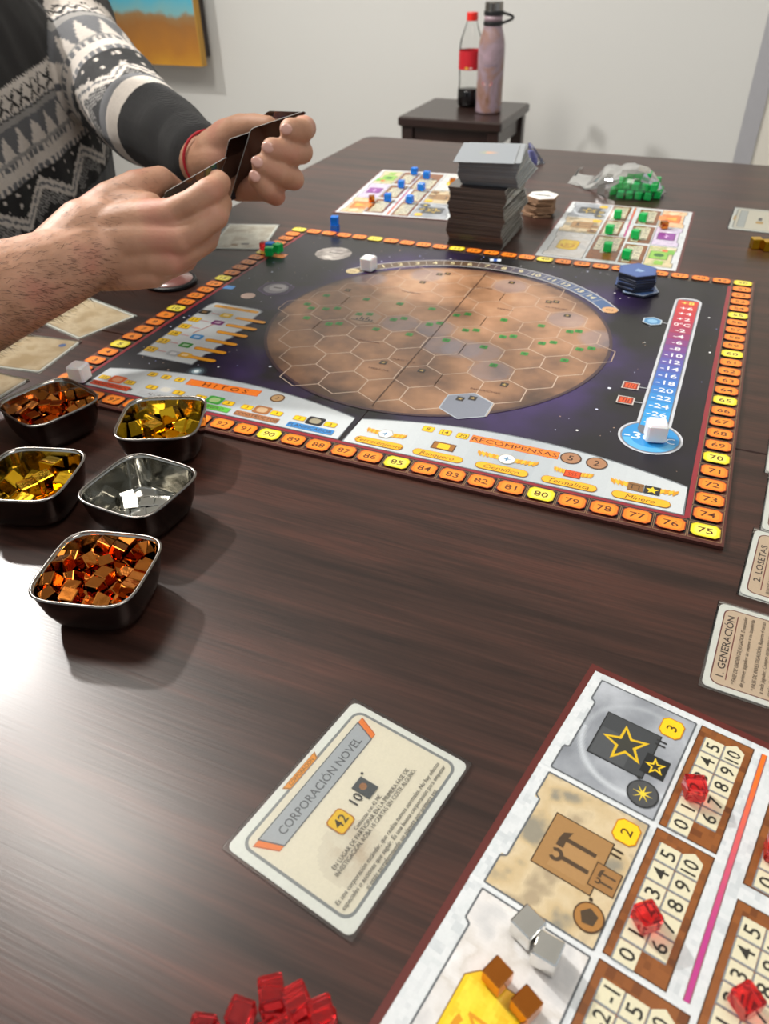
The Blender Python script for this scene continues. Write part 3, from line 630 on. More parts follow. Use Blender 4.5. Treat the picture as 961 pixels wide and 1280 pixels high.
for u, v, r, tx in ((177.5, 64.2, .5, 'clear red cube on the track beside the star'), (114.3, 66, .9, 'clear red cube on the track beside the hammer square'), (168.2, 99.5, .2, 'clear red cube cut by the right edge of the photo'), (106.5, 103.5, 1.0, 'clear red cube at the bottom right, on a lower track'), (48, 75.5, .2, 'clear red cube on the track beside the yellow coin square of the near board')):
    x, y = on_board(PB['red'], u, v); cube('red', (x, y, 1.8), tx, PB['red'][1] + r)
for k, u, v, r, tx in (('silver', 86, 31.2, -.25, 'silver cube on the near player board, left of its pair'), ('silver', 81.8, 41.0, .05, 'silver cube on the near player board, right of its pair'), ('copper', 65.5, 29.8, -.25, 'copper cube on the top edge of the printed yellow coin'), ('copper', 62.8, 42.3, -.3, 'copper cube at the corner of the printed yellow coin')):
    x, y = on_board(PB['red'], u, v); cube(k, (x, y, 1.8), tx, PB['red'][1] + r)
x, y = on_board(PB['green'], 141, 127); cube('copper', (x, y, 1.5), 'copper cube on the purple square of the board with green cubes', .4)
x, y = on_board(PB['blue'], 168, 112+8); cube('copper', (x, y, 1.5), 'copper cube beside the orange square of the board with blue cubes', .4)
x, y = on_board(PB['blue'], 62, 33); cube('copper', (x, y, 1.5), 'copper cube near the card stack on the board with blue cubes', .2)
cube('gold', (513, 550, 0.1), 'gold cube at the right edge of the table, left of its pair', .35)
cube('gold', (525.5, 546, 0.1), 'gold cube at the right edge of the table, right of its pair', .3)

# ---------------------------------------------------------------- red cubes in the foreground
PILE = ((391.4, -325.1, 8.8, .62, 'topmost red cube of the foreground pile, nearest the sleeved card'), (400.4, -324.4, 8.9, .9, 'red cube of the foreground pile, middle of the upper row of three'), (409.8, -324.6, 8.8, .75, 'red cube at the right end of the foreground pile'),
    (383.5, -334.0, 3.2, .1, 'red cube leaning on the left side of the foreground pile'), (373.5, -342, .1, .3, 'red cube lying apart at the left end of the foreground pile'), (401, -334.0, 8.9, .95, 'red cube in front of the upper row of the foreground pile'),
    (391, -325.5, .1, .4, ''), (400.5, -324.5, .1, .7, ''), (411, -325, .1, .6, ''), (395, -335, .1, .9, ''), (405, -335, .1, .3, ''), (416, -335, .1, .5, ''), (384, -346, .1, .2, ''), (396, -346, .1, .5, ''), (408, -347, .1, .1, ''), (411.5, -335, 8.9, .2, ''))
for x, y, z, r, lb in PILE:
    t = random.uniform(-.06, .06) if z > 1 else 0
    cube('red', (x, y, z + .2), lb or 'small clear red cube low in the pile at the bottom edge of the photo', group='red cubes piled on the table', rot=(t, -t * .6, r))

# ---------------------------------------------------------------- bowls of cubes
PROF = [(18, 0, 3.0), (22, 1.2, 3.2), (25, 5, 3.6), (27, 12, 4), (28.3, 20, 4.2), (29.2, 27, 4.4)]
def sup(a, n, z, N=64):
    return [(a*math.copysign(abs(math.cos(t))**(2/n), math.cos(t)), a*math.copysign(abs(math.sin(t))**(2/n), math.sin(t)), z) for t in [2*PI*k/N for k in range(N)]]
def bowl_profile():
    out = []
    for i in range(len(PROF) - 1):
        for k in range(4):
            t = k/4; out.append(tuple(PROF[i][j] + (PROF[i+1][j] - PROF[i][j])*t for j in range(3)))
    return out + [PROF[-1]]
bp = bowl_profile()
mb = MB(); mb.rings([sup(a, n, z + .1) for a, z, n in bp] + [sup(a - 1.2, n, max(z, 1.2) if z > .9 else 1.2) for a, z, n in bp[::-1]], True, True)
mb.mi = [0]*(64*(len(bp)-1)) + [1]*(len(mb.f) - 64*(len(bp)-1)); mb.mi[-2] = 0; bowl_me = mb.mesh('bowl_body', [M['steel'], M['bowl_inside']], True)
mb = MB(); rr = []
for k in range(8):
    a = 2*PI*k/8; rr.append(sup(28.9 + .85*math.cos(a), 4.4, 27.2 + .7*math.sin(a)))
mb.rings(rr + [rr[0]], False, False); rim_me = mb.mesh('rim', M['rim'], True)
SIM = {'copper_front': [-82,48,51,-3,-157,0,-4,-41,51,-157,0,154,-2,39,51,-157,0,311,58,-124,52,158,-1,-160,-84,-33,51,-157,0,311,-49,-119,51,137,-157,0,27,23,131,157,0,-72,-19,125,51,0,-314,153,61,117,51,0,-314,154,45,203,117,-141,-236,-13,155,164,99,-103,-94,-38,78,36,51,-154,157,0,-139,-112,57,-18,-144,15,-102,129,55,-305,-1,153,1,-208,115,83,-28,153,76,-44,51,0,-314,154,-164,51,60,-291,-149,-27,158,84,61,3,0,7,50,-102,131,-156,0,-296,106,80,140,-245,147,40,27,118,131,0,0,-17,-100,-198,107,-12,-295,-7,156,-82,59,-230,151,-76,105,212,169,-73,-33,-181,-188,134,106,24,48,-167,-178,-30,67,4,95,-314,-29,-116,131,0,0,19,-57,111,132,-4,-314,140,-113,-109,137,-306,-151,10,150,-161,90,-151,-227,-7,-69,-221,181,92,179,-63,-51,207,123,206,-112,110,86,-211,142,39,81,25,-201,-149,137,-29,-300,-119,157,0,59,-34,156,121,197,143,164,-287,58,9,215,-108,156,-85,189,68,-138,196,150,-77,-83,-86,1,218,198,56,216,65,-216,42,147,179,289,1,214,-22,135,-156,182,1,226,57,221,36,132,-274,-132,102,207,128,-57,-11,127,-104,190,31,70,-295,-43,-22,131,0,314,-72,-140,-38,195,248,86,98,225,-27,221,-182,-18,-151,24,-91,211,0,-1,-173,33,-6,211,-157,0,283,-107,31,135,-154,-8,245,180,-187,183,31,103,-280,-4,85,212,-157,2,68,-79,225,221,-205,-26,-149,161,210,227,-103,-253,-71,-218,131,188,28,45,-158,-188,-196,212,189,-2,-69,-48,-234,257,-219,179,-63,126,-20,165,54,-69,288,31,-221,200,-279,-71,-28,-92,-135,216,143,-151,10,-215,-44,155,161,284,2,108,-225,236,-37,242,-28,214,59,137,164,-133,-7,-224,-104,231,187,-30,1,227,-111,241,-25,-284,157,-226,40,229,-90,-124,241], 'copper_far': [-9,123,51,0,0,25,-17,20,51,-157,0,172,-44,-153,56,62,-147,110,59,54,51,-157,0,-300,-182,50,81,0,-142,-148,-53,-71,51,0,0,-142,-96,4,51,-157,0,172,-83,90,51,-25,157,0,-75,64,131,0,-314,150,-172,-30,67,142,-1,-299,-147,156,85,-18,174,-116,86,142,68,-248,6,-137,20,42,131,-157,0,10,-207,-112,134,-49,-120,-254,138,66,55,218,156,75,-60,-17,131,0,314,-7,152,-15,55,4,8,-301,-136,-110,56,0,-300,17,-205,-32,149,-17,1,-300,34,-111,51,0,0,-146,206,70,125,-152,-270,1,115,-102,53,311,151,8,-139,212,174,-130,-27,-138,-61,195,106,70,42,-298,70,-26,51,-1,-157,171,-44,-7,211,83,-157,9,49,-200,96,-27,-121,-121,44,-117,131,25,157,-282,52,-36,132,159,-159,8,-207,116,149,-206,-52,160,-90,-102,137,112,-143,49,138,-193,107,-23,115,155,-31,-208,132,44,12,1,48,129,138,-66,-9,174,-121,-196,111,-55,-287,-4,28,41,211,-90,-157,167,163,164,96,72,39,-109,203,154,178,-48,210,-28,203,-87,105,-121,35,166,13,214,136,112,106,-38], 'gold_a': [41,17,66,0,0,-52,4,-102,67,157,-159,-76,138,-51,74,17,-151,-209,-42,94,66,-157,0,262,108,-185,123,-238,36,-141,-102,-26,66,125,157,0,82,154,92,186,100,-94,180,73,127,-86,-78,123,-189,58,146,99,-230,-125,-121,-163,104,194,-27,140,7,195,174,-120,-44,-168,-131,160,122,254,18,-52,-66,-13,176,-157,0,-228], 'gold_b': [-90,-65,66,308,-157,0,-81,45,66,-308,157,0,33,-94,66,0,314,150,34,130,69,-151,0,-6,146,-95,82,297,-5,-8,-7,-47,176,157,0,-70,-83,-175,111,152,0,-163,56,47,178,-152,-162,84,143,24,71,187,148,23,28,17,66,6,157,0,149,154,117,-81,287,-8,30,200,182,4,18,136,-184,49,150,-84,-4,-159,43,-193,168,138,-4,287,-85,156,89,-157,-132,-6,207,16,183,177,-137,-20], 'silver': [94,-13,59,-157,0,-236,109,-130,63,169,0,-261,71,95,59,0,0,210,-9,43,59,-157,0,-102,-163,31,79,-7,-84,-43,-52,-139,64,161,-170,-86,-85,-32,119,-131,-69,232,15,-71,59,-239,-157,0]}
BOWLS = (((205, -184.5), 14, 'copper', 'copper_front', 'dark metal bowl of copper cubes nearest the camera'), ((177.2, -113), -3, 'silver', 'silver', 'dark metal bowl holding a few silver cubes'),
         ((141.8, -40.6), 24, 'gold', 'gold_a', 'dark metal bowl of gold cubes against the board edge'), ((49.7, -51.7), -17, 'copper', 'copper_far', 'dark metal bowl of copper cubes farthest left, beside the white cube'),
         ((105, -129), 17, 'gold', 'gold_b', 'dark metal bowl of gold cubes cut by the left edge of the photo'))
for (x, y), r, kind, key, lab in BOWLS:
    r = math.radians(r); t = thing('metal_bowl', lab, 'bowl', (x, y, 0), r, 'square bowls of cubes')
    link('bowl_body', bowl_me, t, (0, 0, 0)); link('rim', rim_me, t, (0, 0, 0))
    for i in range(0, len(SIM[key]), 6):
        cx, cy, cz, ex, ey, ez = [q / (10 if k < 3 else 100) for k, q in enumerate(SIM[key][i:i+6])]
        R = Matrix.Rotation(r, 4, 'Z') @ Matrix.Translation((cx, cy, cz + .1)) @ Matrix((Vector((1, 0, 0)), Vector((0, 1, 0)), Vector((0, 0, 1)))).to_4x4()
        q = Matrix.Rotation(ez, 3, 'Z') @ Matrix.Rotation(ey, 3, 'Y') @ Matrix.Rotation(ex, 3, 'X')
        q = Matrix.Rotation(r, 3, 'Z') @ q
        c = R.translation + Vector((x, y, 0)) + q @ Vector((0, 0, -SZ[kind]/2))
        cube(kind, tuple(c), {'copper_front': 'copper cube in the bowl nearest the camera', 'silver': 'silver cube lying in a metal bowl', 'gold_a': 'gold cube in the bowl against the board edge', 'copper_far': 'copper cube in the bowl beside the white cube', 'gold_b': 'gold cube in the bowl at the left edge'}[key],
             group={'copper_front': 'copper cubes in the nearest bowl', 'silver': 'silver cubes in the bowl', 'gold_a': 'gold cubes in the bowl by the board', 'copper_far': 'copper cubes in the far left bowl', 'gold_b': 'gold cubes in the left bowl'}[key], rot=tuple(q.to_euler()))

# ---------------------------------------------------------------- cards
def rrect(w, h, r, n=4, cx=0, cy=0):
    pts = []
    for x, y, a0 in ((w/2-r, h/2-r, 0), (-w/2+r, h/2-r, 90), (-w/2+r, -h/2+r, 180), (w/2-r, -h/2+r, 270)):
        for k in range(n+1): a = math.radians(a0 + k*90/n); pts.append((cx+x+r*math.cos(a), cy+y+r*math.sin(a)))
    return pts
def fit(a, t, x0, x1, y, h, c, shear=0, bold=0):
    if not t: return
    w = text_mesh(t)[2] * h / 0.69; a.text(t, (x0+x1)/2, y, h, c, sx=(x1-x0)/w, shear=shear, bold=bold)
WHITEC = mat('card_stock_white', '#e4e8e4', 0.4)
def card(loc, rot, w, h, label, cat, fn, group=None, face='#edf2ec'):
    """card in a clear sleeve; local x runs along the text, y = -v; origin is the text's upper left corner"""
    t = thing('sleeved_card', label, cat, (loc[0], loc[1], 0.15), rot, group)
    cx, cy = w/2, -h/2
    mb = MB(); mb.prism(rrect(w-2.6, h-2.6, 3.2, 5, cx, cy), 0.12, 0.42); mb.build('card_stock', WHITEC, t, (0, 0, 0))
    a = Art(0.43); a.poly(rrect(w-2.8, h-2.8, 3.1, 5, cx, cy), face); fn(a); a.build('card_print', t, (0, 0, 0))
    mb = MB(); mb.prism(rrect(w, h, 0.6, 1, cx, cy), 0.02, 1.05); mb.build('clear_sleeve', M['film'], t, (0, 0, 0)); return t
def outline(a, x0, y0, x1, y1, c, fill, r=5, w=1.3):
    a.poly(rrect(x1-x0, y1-y0, r, 6, (x0+x1)/2, -(y0+y1)/2), c); a.poly(rrect(x1-x0-2*w, y1-y0-2*w, r-w*.7, 6, (x0+x1)/2, -(y0+y1)/2), fill)
def corp(a):
    outline(a, 5.2, 5.3, 87.2, 61.2, '#8a9092', '#efebd8')
    a.field(14, -59, 42, -30, 24, 20, lambda x, y: mixc(lin('#e8e4d2'), lin('#cfc0a8'), max(0, min(1, (.5 + fbm(x, y, .12, 3)) * (1 - math.hypot(x-28, y+46)/16)))), lambda x, y: math.hypot(x-28, y+46) < 14)
    a.poly([(34.5, -3.0), (57.5, -3.0), (55.5, -6.2), (36.5, -6.2)], '#b8781c'); a.poly([(35.5, -3.3), (56.5, -3.3), (55, -5.9), (37, -5.9)], '#f0a024'); fit(a, 'CORPORACIÓN', 38, 54, -4.6, 1.9, '#7a4c10')
    a.poly([(7.6, -10.2), (12.2, -20.9), (17.5, -20.9), (13.5, -10.2)], '#c8601c'); a.poly([(8.2, -10.4), (12.6, -20.6), (16.5, -20.6), (13, -10.4)], '#f5882c')
    a.poly([(84.8, -10.2), (80.3, -20.9), (75, -20.9), (79, -10.2)], '#c8601c'); a.poly([(84.2, -10.4), (80, -20.6), (76, -20.6), (79.4, -10.4)], '#f5882c')
    a.poly([(10.8, -9.9), (81.6, -9.9), (77.4, -21.1), (15, -21.1)], '#5e646a'); a.poly([(11.6, -10.4), (80.8, -10.4), (77, -20.6), (15.4, -20.6)], '#b4bcc2')
    fit(a, 'CORPORACIÓN NOVEL', 18.5, 74, -15.9, 4.0, '#60666c', bold=.08)
    a.z = .85; a.rect(36.5, -33.6, 9.6, 9.6, '#c07a10', r=2); a.rect(36.5, -33.6, 8.6, 8.6, '#f2cc18', r=1.8); a.text('42', 36.5, -33.6, 4.4, '#4a3808', bold=.15)
    a.text('10', 48.6, -33, 4.6, '#3c3e40', sx=.95, bold=.12); a.rect(55, -33, 7, 9.6, '#4c5458'); a.ngon(55, -32, 1.8, 8, '#a8784c'); a.ngon(60, -27.8, .7, 6, '#3c3e40')
    a.z = .85; fit(a, 'Comienzas con 42 M€.', 37, 56, -40.6, 1.9, '#5c5854'); fit(a, 'EN LUGAR DE PARTICIPAR EN LA PRIMERA FASE DE', 18.5, 73, -43.4, 2.0, '#5c5854'); fit(a, 'INVESTIGACIÓN, ROBA 10 CARTAS SIN COSTE ALGUNO.', 17, 74.5, -46.1, 2.0, '#5c5854')
    a.z = .85; fit(a, 'Es una corporación estándar, que realiza turnos normales. No hay efectos', 8.2, 83.3, -52.9, 2.0, '#4c4a48', .22); fit(a, 'especiales o acciones que seguir. Es una buena corporación para empezar', 8, 83.4, -56, 2.0, '#4c4a48', .22); fit(a, 'si estás terraformando un planeta por primera vez.', 19.7, 71.6, -59, 2.0, '#4c4a48', .22)
card((342.2 - 19*0, -283.2), math.atan2(90.4, 18), 91.5, 66, 'white sleeved corporation card lying alone in the foreground', 'card', corp)
def rule(title, rows):
    def fn(a):
        outline(a, 4.5, 4.2, 61.2, 87.5, '#6e2a2a', '#dcc9b0', 4.5, .6); fit(a, title, 33 - len(title)*1.75, 33 + len(title)*1.75, -8.3, 3.6, '#3c3030', bold=.05); a.line((9, -11.4), (57, -11.4), .5, '#7a2c2c')
        y = -15
        for r in rows:
            a.z = .7
            if r: fit(a, r, 7.5, 7.5 + min(51, len(r)*1.35), y, 1.9, '#5a4c44', .2)
            y -= 3.6 if r else 1.8
    return fn
CR = 'rule summary cards along the right edge'
card((513.1, -122.1), math.radians(85.9), 65.5, 92, 'sleeved rule card titled 1. GENERACIÓN', 'card', rule('1. GENERACIÓN', ['* FASE DE ORDEN DE JUGADOR. El marcador', 'de primer jugador se mueve a su izquierda.', '', '* FASE DE INVESTIGACIÓN. Reparte 4 cartas', 'a cada jugador. Compra cartas para tu mano, a', 'razón de 3 M€ por carta.']), CR)
card((526.6, -47.5), math.radians(84.7), 65.5, 92, 'sleeved rule card titled 2. LOSETAS', 'card', rule('2. LOSETAS', ['BOSQUE A LOS']), CR)
card((536.0, 17.5), math.radians(87), 65.5, 92, 'sleeved rule card at the right edge, above the one titled LOSETAS', 'card', rule('', []), CR)
card((536.5, 84), math.radians(87.5), 65.5, 92, 'farthest sleeved rule card at the right edge, beside the board', 'card', rule('', []), CR)
def tan(seed, dot=False):
    def fn(a):
        a.field(3.5, -88.5, 62.5, -3.5, 24, 34, cloud(('#cdb996', '#dccbac', '#e4d6ba', '#d2bf9c'), 0.05, seed)); a.loop([(4, -4), (62, -4), (62, -88), (4, -88)], .5, '#8f8470')
        if dot: a.ngon(52, -79, 3.4, 14, '#6c86b8')
    return fn
CL = 'cream cards on the left of the board'
# corners nearest the board: (x, y) of the local origin with the long side running away to the left
card((-47.5 - 92*math.cos(math.radians(-15.5)) * 1, 83.4 + 92*math.sin(math.radians(15.5))), math.radians(74.5), 66, 92, 'sleeved cream card under the forearm, farthest of the three on the left', 'card', tan(21), CL)
card((-33 - 92*math.cos(math.radians(7.5)), 18.4 - 92*math.sin(math.radians(7.5))), math.radians(97.5), 64, 92, 'sleeved cream card with a small blue dot, middle of the three on the left', 'card', tan(22, True), CL)
card((-32 - 92, -58), math.radians(90), 64, 92, 'sleeved cream card behind the far left bowl, nearest of the three', 'card', tan(23), CL)
def dcard(a):
    a.field(3.5, -88.5, 62.5, -3.5, 20, 28, cloud(('#cac8ba', '#dedccf', '#bdb4a2'), 0.06, 24)); a.rect(40, -74, 9, 5, '#3a3a3c'); a.rect(28, -78, 8, 6, '#8c6a3a')
card((-100, 423.5), math.radians(17), 66, 92, 'sleeved card on the table behind the hands', 'card', dcard)
def fcard(a):
    outline(a, 5, 5, 87, 61.5, '#9aa09c', '#e4e2d4'); a.rect(46, -14, 70, 9, '#8a9294'); a.rect(46, -14, 68.6, 7.8, '#c0c8c8'); a.rect(36, -34, 8, 8, '#c8a040'); a.rect(50, -34, 12, 4, '#606468'); a.rect(46, -5, 18, 3, '#d8b878')
card((479, 609.5), math.radians(88), 92, 66, 'white sleeved card at the far right edge of the table', 'card', fcard)

# ---------------------------------------------------------------- stack of project cards: each card is its own object
def deck(n, z0, x, y, rot, mesh, lab, grp, wob, th, top=None):
    random.seed(n)
    for i in range(n):
        t = i / n; dx, dy, dr = wob(t)
        o = link('project_card', top if (top and i == n - 1) else mesh, None, (x + dx + random.gauss(0, .35), y + dy + random.gauss(0, .35), z0 + i*th), rot + dr + random.gauss(0, .006)); tag(o, lab, 'card', grp)
def card_me(m1, m2):
    mb = MB(); mb.prism(rrect(65.5, 91, 1.2, 2), 0, 0.47); n = len(mb.f); mb.mi = [0]*(n-1) + [1]
    for k, f in enumerate(mb.f[:-2]):
        c = sum(mb.v[i][0] for i in f)/len(f)
        if c > 32: mb.mi[k] = 2
    return mb.mesh('project_card', [m1, m2, M['card_side_light']])
random.seed(3)
deck(128, 0.1, 215.2, 491, 0.0, card_me(M['card_edge_dark'], M['card_back']), 'dark backed card in the lower part of the tall card stack', 'cards in the lower stack', lambda t: (1.4*math.sin(t*17) + (2.5 if .45 < t < .7 else 0), 1.2*math.cos(t*13), .025*math.sin(t*9)), .5)
gm = card_me(M['card_edge_grey'], M['card_top'])
deck(55, 64.4, 221, 499, 0.0, gm, 'grey card in the upper offset part of the tall card stack', 'cards in the upper stack', lambda t: (2 - 6*t + 5*abs(t-.5), 2 - 14*t + 9*abs(t-.4), .02 + .17*t), .5)
o = thing('project_card', 'topmost grey card of the tall stack with an orange smudge in its centre', 'card', (214.5, 485.5, 92.1), .19, 'cards in the upper stack')
link('card_stock', gm, o, (0, 0, 0))
a = Art(.49); a.poly(rrect(64, 89.5, 1.2, 2), '#8a9199'); a.field(-12, -13, 14, 12, 26, 24, lambda x, y: mixc(lin('#8a9199'), lin('#cf9a72') if x > -2 else lin('#a2a878'), max(0, 1 - math.hypot((x-1)/12, y/9))), lambda x, y: math.hypot((x-1)/12.5, y/9.5) < 1)
a.build('card_print', o, (0, 0, 0))

# ---------------------------------------------------------------- hexagon tile stacks
def hexpts(r, a0=PI/6): return [(r*math.cos(a0 + PI*k/3), r*math.sin(a0 + PI*k/3)) for k in range(6)]
def hex_me(m1, m2, th=2.0):
    mb = MB(); P = hexpts(20.3); Q = hexpts(19.9); mb.rings([[(x, y, 0) for x, y in Q], [(x, y, .3) for x, y in P], [(x, y, th-.3) for x, y in P], [(x, y, th) for x, y in Q]]); mb.mi = [0]*(len(mb.f)-1) + [1]
    return mb.mesh('hexagon_tile', [m1, m2])
random.seed(5)
hm = hex_me(M['chip_side'], M['chip_side'])
for i in range(11):
    top = i == 10; lab = 'brown edged hexagon tile in the stack beside the cards' if not top else 'white topped hexagon tile, uppermost of the stack beside the cards'
    c = (255.5 + random.gauss(0, 1.3), 594 + random.gauss(0, 1.3), .1 + i*2.1); r = random.gauss(0, .07)
    if not top: tag(link('hexagon_tile', hm, None, c, r), lab, 'tile', 'hexagon tiles beside the cards')
    else:
        o = thing('hexagon_tile', lab, 'tile', c, r, 'hexagon tiles beside the cards'); link('tile_body', hm, o, (0, 0, 0))
        a = Art(2.05); a.poly(hexpts(19.6), '#e6e5e0'); a.poly(hexpts(18), '#f4f3ee')
        for k in range(9): a.rect(-9 + k*2.2, 0, 1.6, 3 + (k*5 % 4), '#6a6866')
        a.rect(0, -2.6, 24, 1.2, '#6a6866'); a.build('tile_print', o, (0, 0, 0))
hb = hex_me(M['chip_blue_side'], M['chip_blue'])
for i in range(9):
    c = (407 + random.gauss(0, .8), 374.5 + random.gauss(0, .8), TOP + .2 + i*2.1); r = random.gauss(.1, .05)
    if i == 0: c = (411.5, 371.5, TOP + .2); r = .35
    if i not in (0, 8): tag(link('ocean_tile', hb, None, c, r), 'blue hexagon tile in the middle of the stack on the board', 'tile', 'blue hexagon tiles')
    else:
        o = thing('ocean_tile', 'blue hexagon tile with pale rim, lowest of the stack on the board' if i == 0 else 'plain blue hexagon tile, uppermost of the stack on the board', 'tile', c, r, 'blue hexagon tiles'); link('tile_body', hb, o, (0, 0, 0))
        a = Art(2.05)
        if i == 0: a.poly(hexpts(19.8), '#a8b8cc'); a.poly(hexpts(18.4), '#4a6aa0')
        else: a.poly(hexpts(19.6), '#3a5696'); a.poly(hexpts(17), '#42609e'); a.poly([(0, 4), (7, -2), (3, -5), (-3, -3)], '#8aa6cc')
        a.build('tile_print', o, (0, 0, 0))

# ---------------------------------------------------------------- bag of green cubes, small bag, coaster
random.seed(9); gi = 0
pos = []
for layer, (nx, ny) in enumerate(((6, 5), (5, 4), (3, 2))):
    for i in range(nx):
        for j in range(ny):
            x = (i - (nx-1)/2)*11.6 + random.uniform(-.5, .5); y = (j - (ny-1)/2)*11.6 + random.uniform(-.5, .5)
            if layer == 0 and abs(i - 2.5) > 2 and abs(j - 2) > 1: continue
            pos.append((x, y, 1 + layer*9.8))
CBG = cube_mesh('player_cube', 8.6, M['green'], .07)
for x, y, z in pos:
    o = link('player_cube', CBG, None, (357 + x, 721 + y*1.05, z), (random.uniform(-.08, .08), random.uniform(-.08, .08), random.uniform(-.2, .2))); tag(o, 'clear green cube inside the plastic bag', 'cube', 'green cubes in the bag')
bag = thing('plastic_bag', 'clear plastic bag holding green cubes behind the right player board', 'bag', (0, 0, 0))
mb = MB(); rr = []; N = 40
for i in range(15):
    t = i/14; rr.append([])
    cx = 392 - t*132; cy = 722 + 72*max(0, t-.42)*1.2
    w = 40*math.sin(min(1, .06 + t*2.2)*PI/2)*(1 if t < .5 else max(.55, 1 - (t-.5)*.7)); h = (36*math.sin(min(1, .08 + t*3)*PI/2) if t < .42 else max(2.5, 36 - (t-.42)*85)) + (10*math.exp(-((t-.62)/.07)**2))
    for k in range(N):
        a = 2*PI*k/N; yy = cy + w*math.cos(a); zz = .4 + (h*abs(math.sin(a))**.7 if math.sin(a) > 0 else 0)
        nn = noise.noise(Vector((cx*.06, yy*.08, k*.3)))*4; rr[-1].append((cx + nn, yy + nn, max(.3, zz + nn*(.6 if zz > 2 else 0))))
mb.rings(rr); mb.build('bag_film', M['bag'], bag, (0, 0, 0))
mb = MB(); mb.tube([(262, 700+78, 3), (262, 800, 6), (263, 826, 3)], [1.3, 1.6, 1.2], 8); mb.build('zip_seal', M['bag'], bag, (0, 0, 0))
sb = thing('small_bag', 'small crumpled plastic bag with violet contents behind the card stack', 'bag', (182, 842, 0))
mb = MB(); P = [[(19*math.cos(2*PI*k/14)*(1 + .2*math.sin(k*2.3)) * s + o1, 13*math.sin(2*PI*k/14)*(1 + .2*math.cos(k*3.1)) * s, z) for k in range(14)] for s, z, o1 in ((1, .2, 0), (.75, 9, -2), (.45, 19, -5), (.12, 28, -7))]
mb.rings(P); mb.build('bag_film', M['bag'], sb, (0, 0, 0))
mb = MB(); P = [[(12*math.cos(2*PI*k/10) * s - 3, 8*math.sin(2*PI*k/10) * s, z) for k in range(10)] for s, z in ((1, .5), (.9, 9), (.4, 17))]
mb.rings(P); mb.build('contents', mat('violet_paper', '#7f80c8', .6, var=.3, vscale=90), sb, (0, 0, 0))
co = thing('round_coaster', 'small round pinkish coaster with dark rim below the right hand', 'coaster', (-50, 231, 0.1))
MB().lathe([(25, 0), (27, 1.2), (27, 3.5), (25.5, 4.5), (24, 4.2)], n=48).build('base', M['black'], co, (0, 0, 0), smooth=False)
MB().lathe([(23.6, 3.5), (23, 5), (10, 6)], n=48).build('disc', mat('pink_glaze', '#8d5e58', .2, coat=.5, var=.3, vscale=60), co, (0, 0, 0), smooth=True)

# ---------------------------------------------------------------- stool and bottles by the wall
SZ_ = -120
st_ = thing('stool', 'small square dark wooden stool against the white wall', 'stool', (-254, 1854, -TZ))
HS = TZ + SZ_
MB().box((0, 0, HS - 12), (290, 290, 24), bev=4).build('seat', M['dark_wood'], st_, (0, 0, 0))
for x, y, w, d in ((0, 118, 220, 18), (0, -118, 220, 18), (-118, 0, 18, 220), (118, 0, 18, 220)): MB().box((x, y, HS - 24 - 22), (w, d, 44)).build('apron', M['dark_wood'], st_, (0, 0, 0))
for x in (-121, 121):
    for y in (-121, 121): MB().box((x, y, (HS - 24)/2), (32, 32, HS - 24), bev=2).build('leg', M['dark_wood'], st_, (0, 0, 0))
for y in (-121, 121): MB().box((0, y, 180), (212, 16, 26)).build('stretcher', M['dark_wood'], st_, (0, 0, 0))
def marble():
    m = D.materials.new('marbled_pink_enamel'); m.use_nodes = True; nt = m.node_tree; b = nt.nodes['Principled BSDF']; tc = nt.nodes.new('ShaderNodeTexCoord')
    n = nt.nodes.new('ShaderNodeTexNoise'); n.inputs['Scale'].default_value = 14; n.inputs['Detail'].default_value = 4; n.inputs['Distortion'].default_value = 1.2; nt.links.new(tc.outputs['Object'], n.inputs['Vector'])
    r = nt.nodes.new('ShaderNodeValToRGB'); cr = r.color_ramp; cr.elements[0].position = .3; cr.elements[0].color = (*lin('#7a5840'), 1); cr.elements[1].position = .75; cr.elements[1].color = (*lin('#a58790'), 1)
    for p_, c_ in ((.42, '#94736a'), (.5, '#948088'), (.6, '#a48c96')): e = cr.elements.new(p_); e.color = (*lin(c_), 1)
    nt.links.new(n.outputs['Fac'], r.inputs['Fac']); nt.links.new(r.outputs['Color'], b.inputs['Base Color']); b.inputs['Roughness'].default_value = .3; b.inputs['Coat Weight'].default_value = .3; return m
BX, BY = -184, 1838
fl = thing('steel_bottle', 'marbled pink insulated bottle with loop handle on the stool', 'bottle', (BX, BY, SZ_)); fl.scale = (1, 1, .945)
MB().lathe([(31, 0), (34.5, 2), (35, 6), (35, 150), (34, 170), (30.5, 188), (26, 202), (23.5, 212), (23.5, 216)], n=48).build('bottle_body', marble(), fl, (0, 0, 0), smooth=True)
MB().lathe([(24.5, 213), (25.2, 214), (25.2, 221), (24.5, 222)], n=40).build('lower_ring', M['black'], fl, (0, 0, 0))
MB().lathe([(23.4, 222), (23.4, 236)], n=40).build('neck', marble(), fl, (0, 0, 0), smooth=True)
MB().lathe([(24.5, 236), (25, 237), (25, 246), (24.5, 247)], n=40).build('upper_ring', M['black'], fl, (0, 0, 0))
MB().lathe([(23.3, 247), (23.3, 265), (22, 267), (5, 267.5)], n=40).build('cap', M['rim'], fl, (0, 0, 0), smooth=False)
hd = [(22 + 19*math.sin(PI*k/14)*1.45, 9*math.sin(PI*k/14), 217.5 + 24*(k/14)) for k in range(15)]
mb = MB(); mb.tube(hd, 3.4, 10); mb.build('loop_handle', M['black'], fl, (0, 0, 0), -.15 + math.radians(23), smooth=True)
def wrap(r): 
    def f(x, y, z): an = x / r + math.radians(-66); return ((r + z) * math.cos(an), (r + z) * math.sin(an), y)
    return f
a = Art(.15)
for k, c in enumerate('bottle'): a.text('FEATHER'[k], -19 + k*6.2, 121, 5.5, '#5e6480')
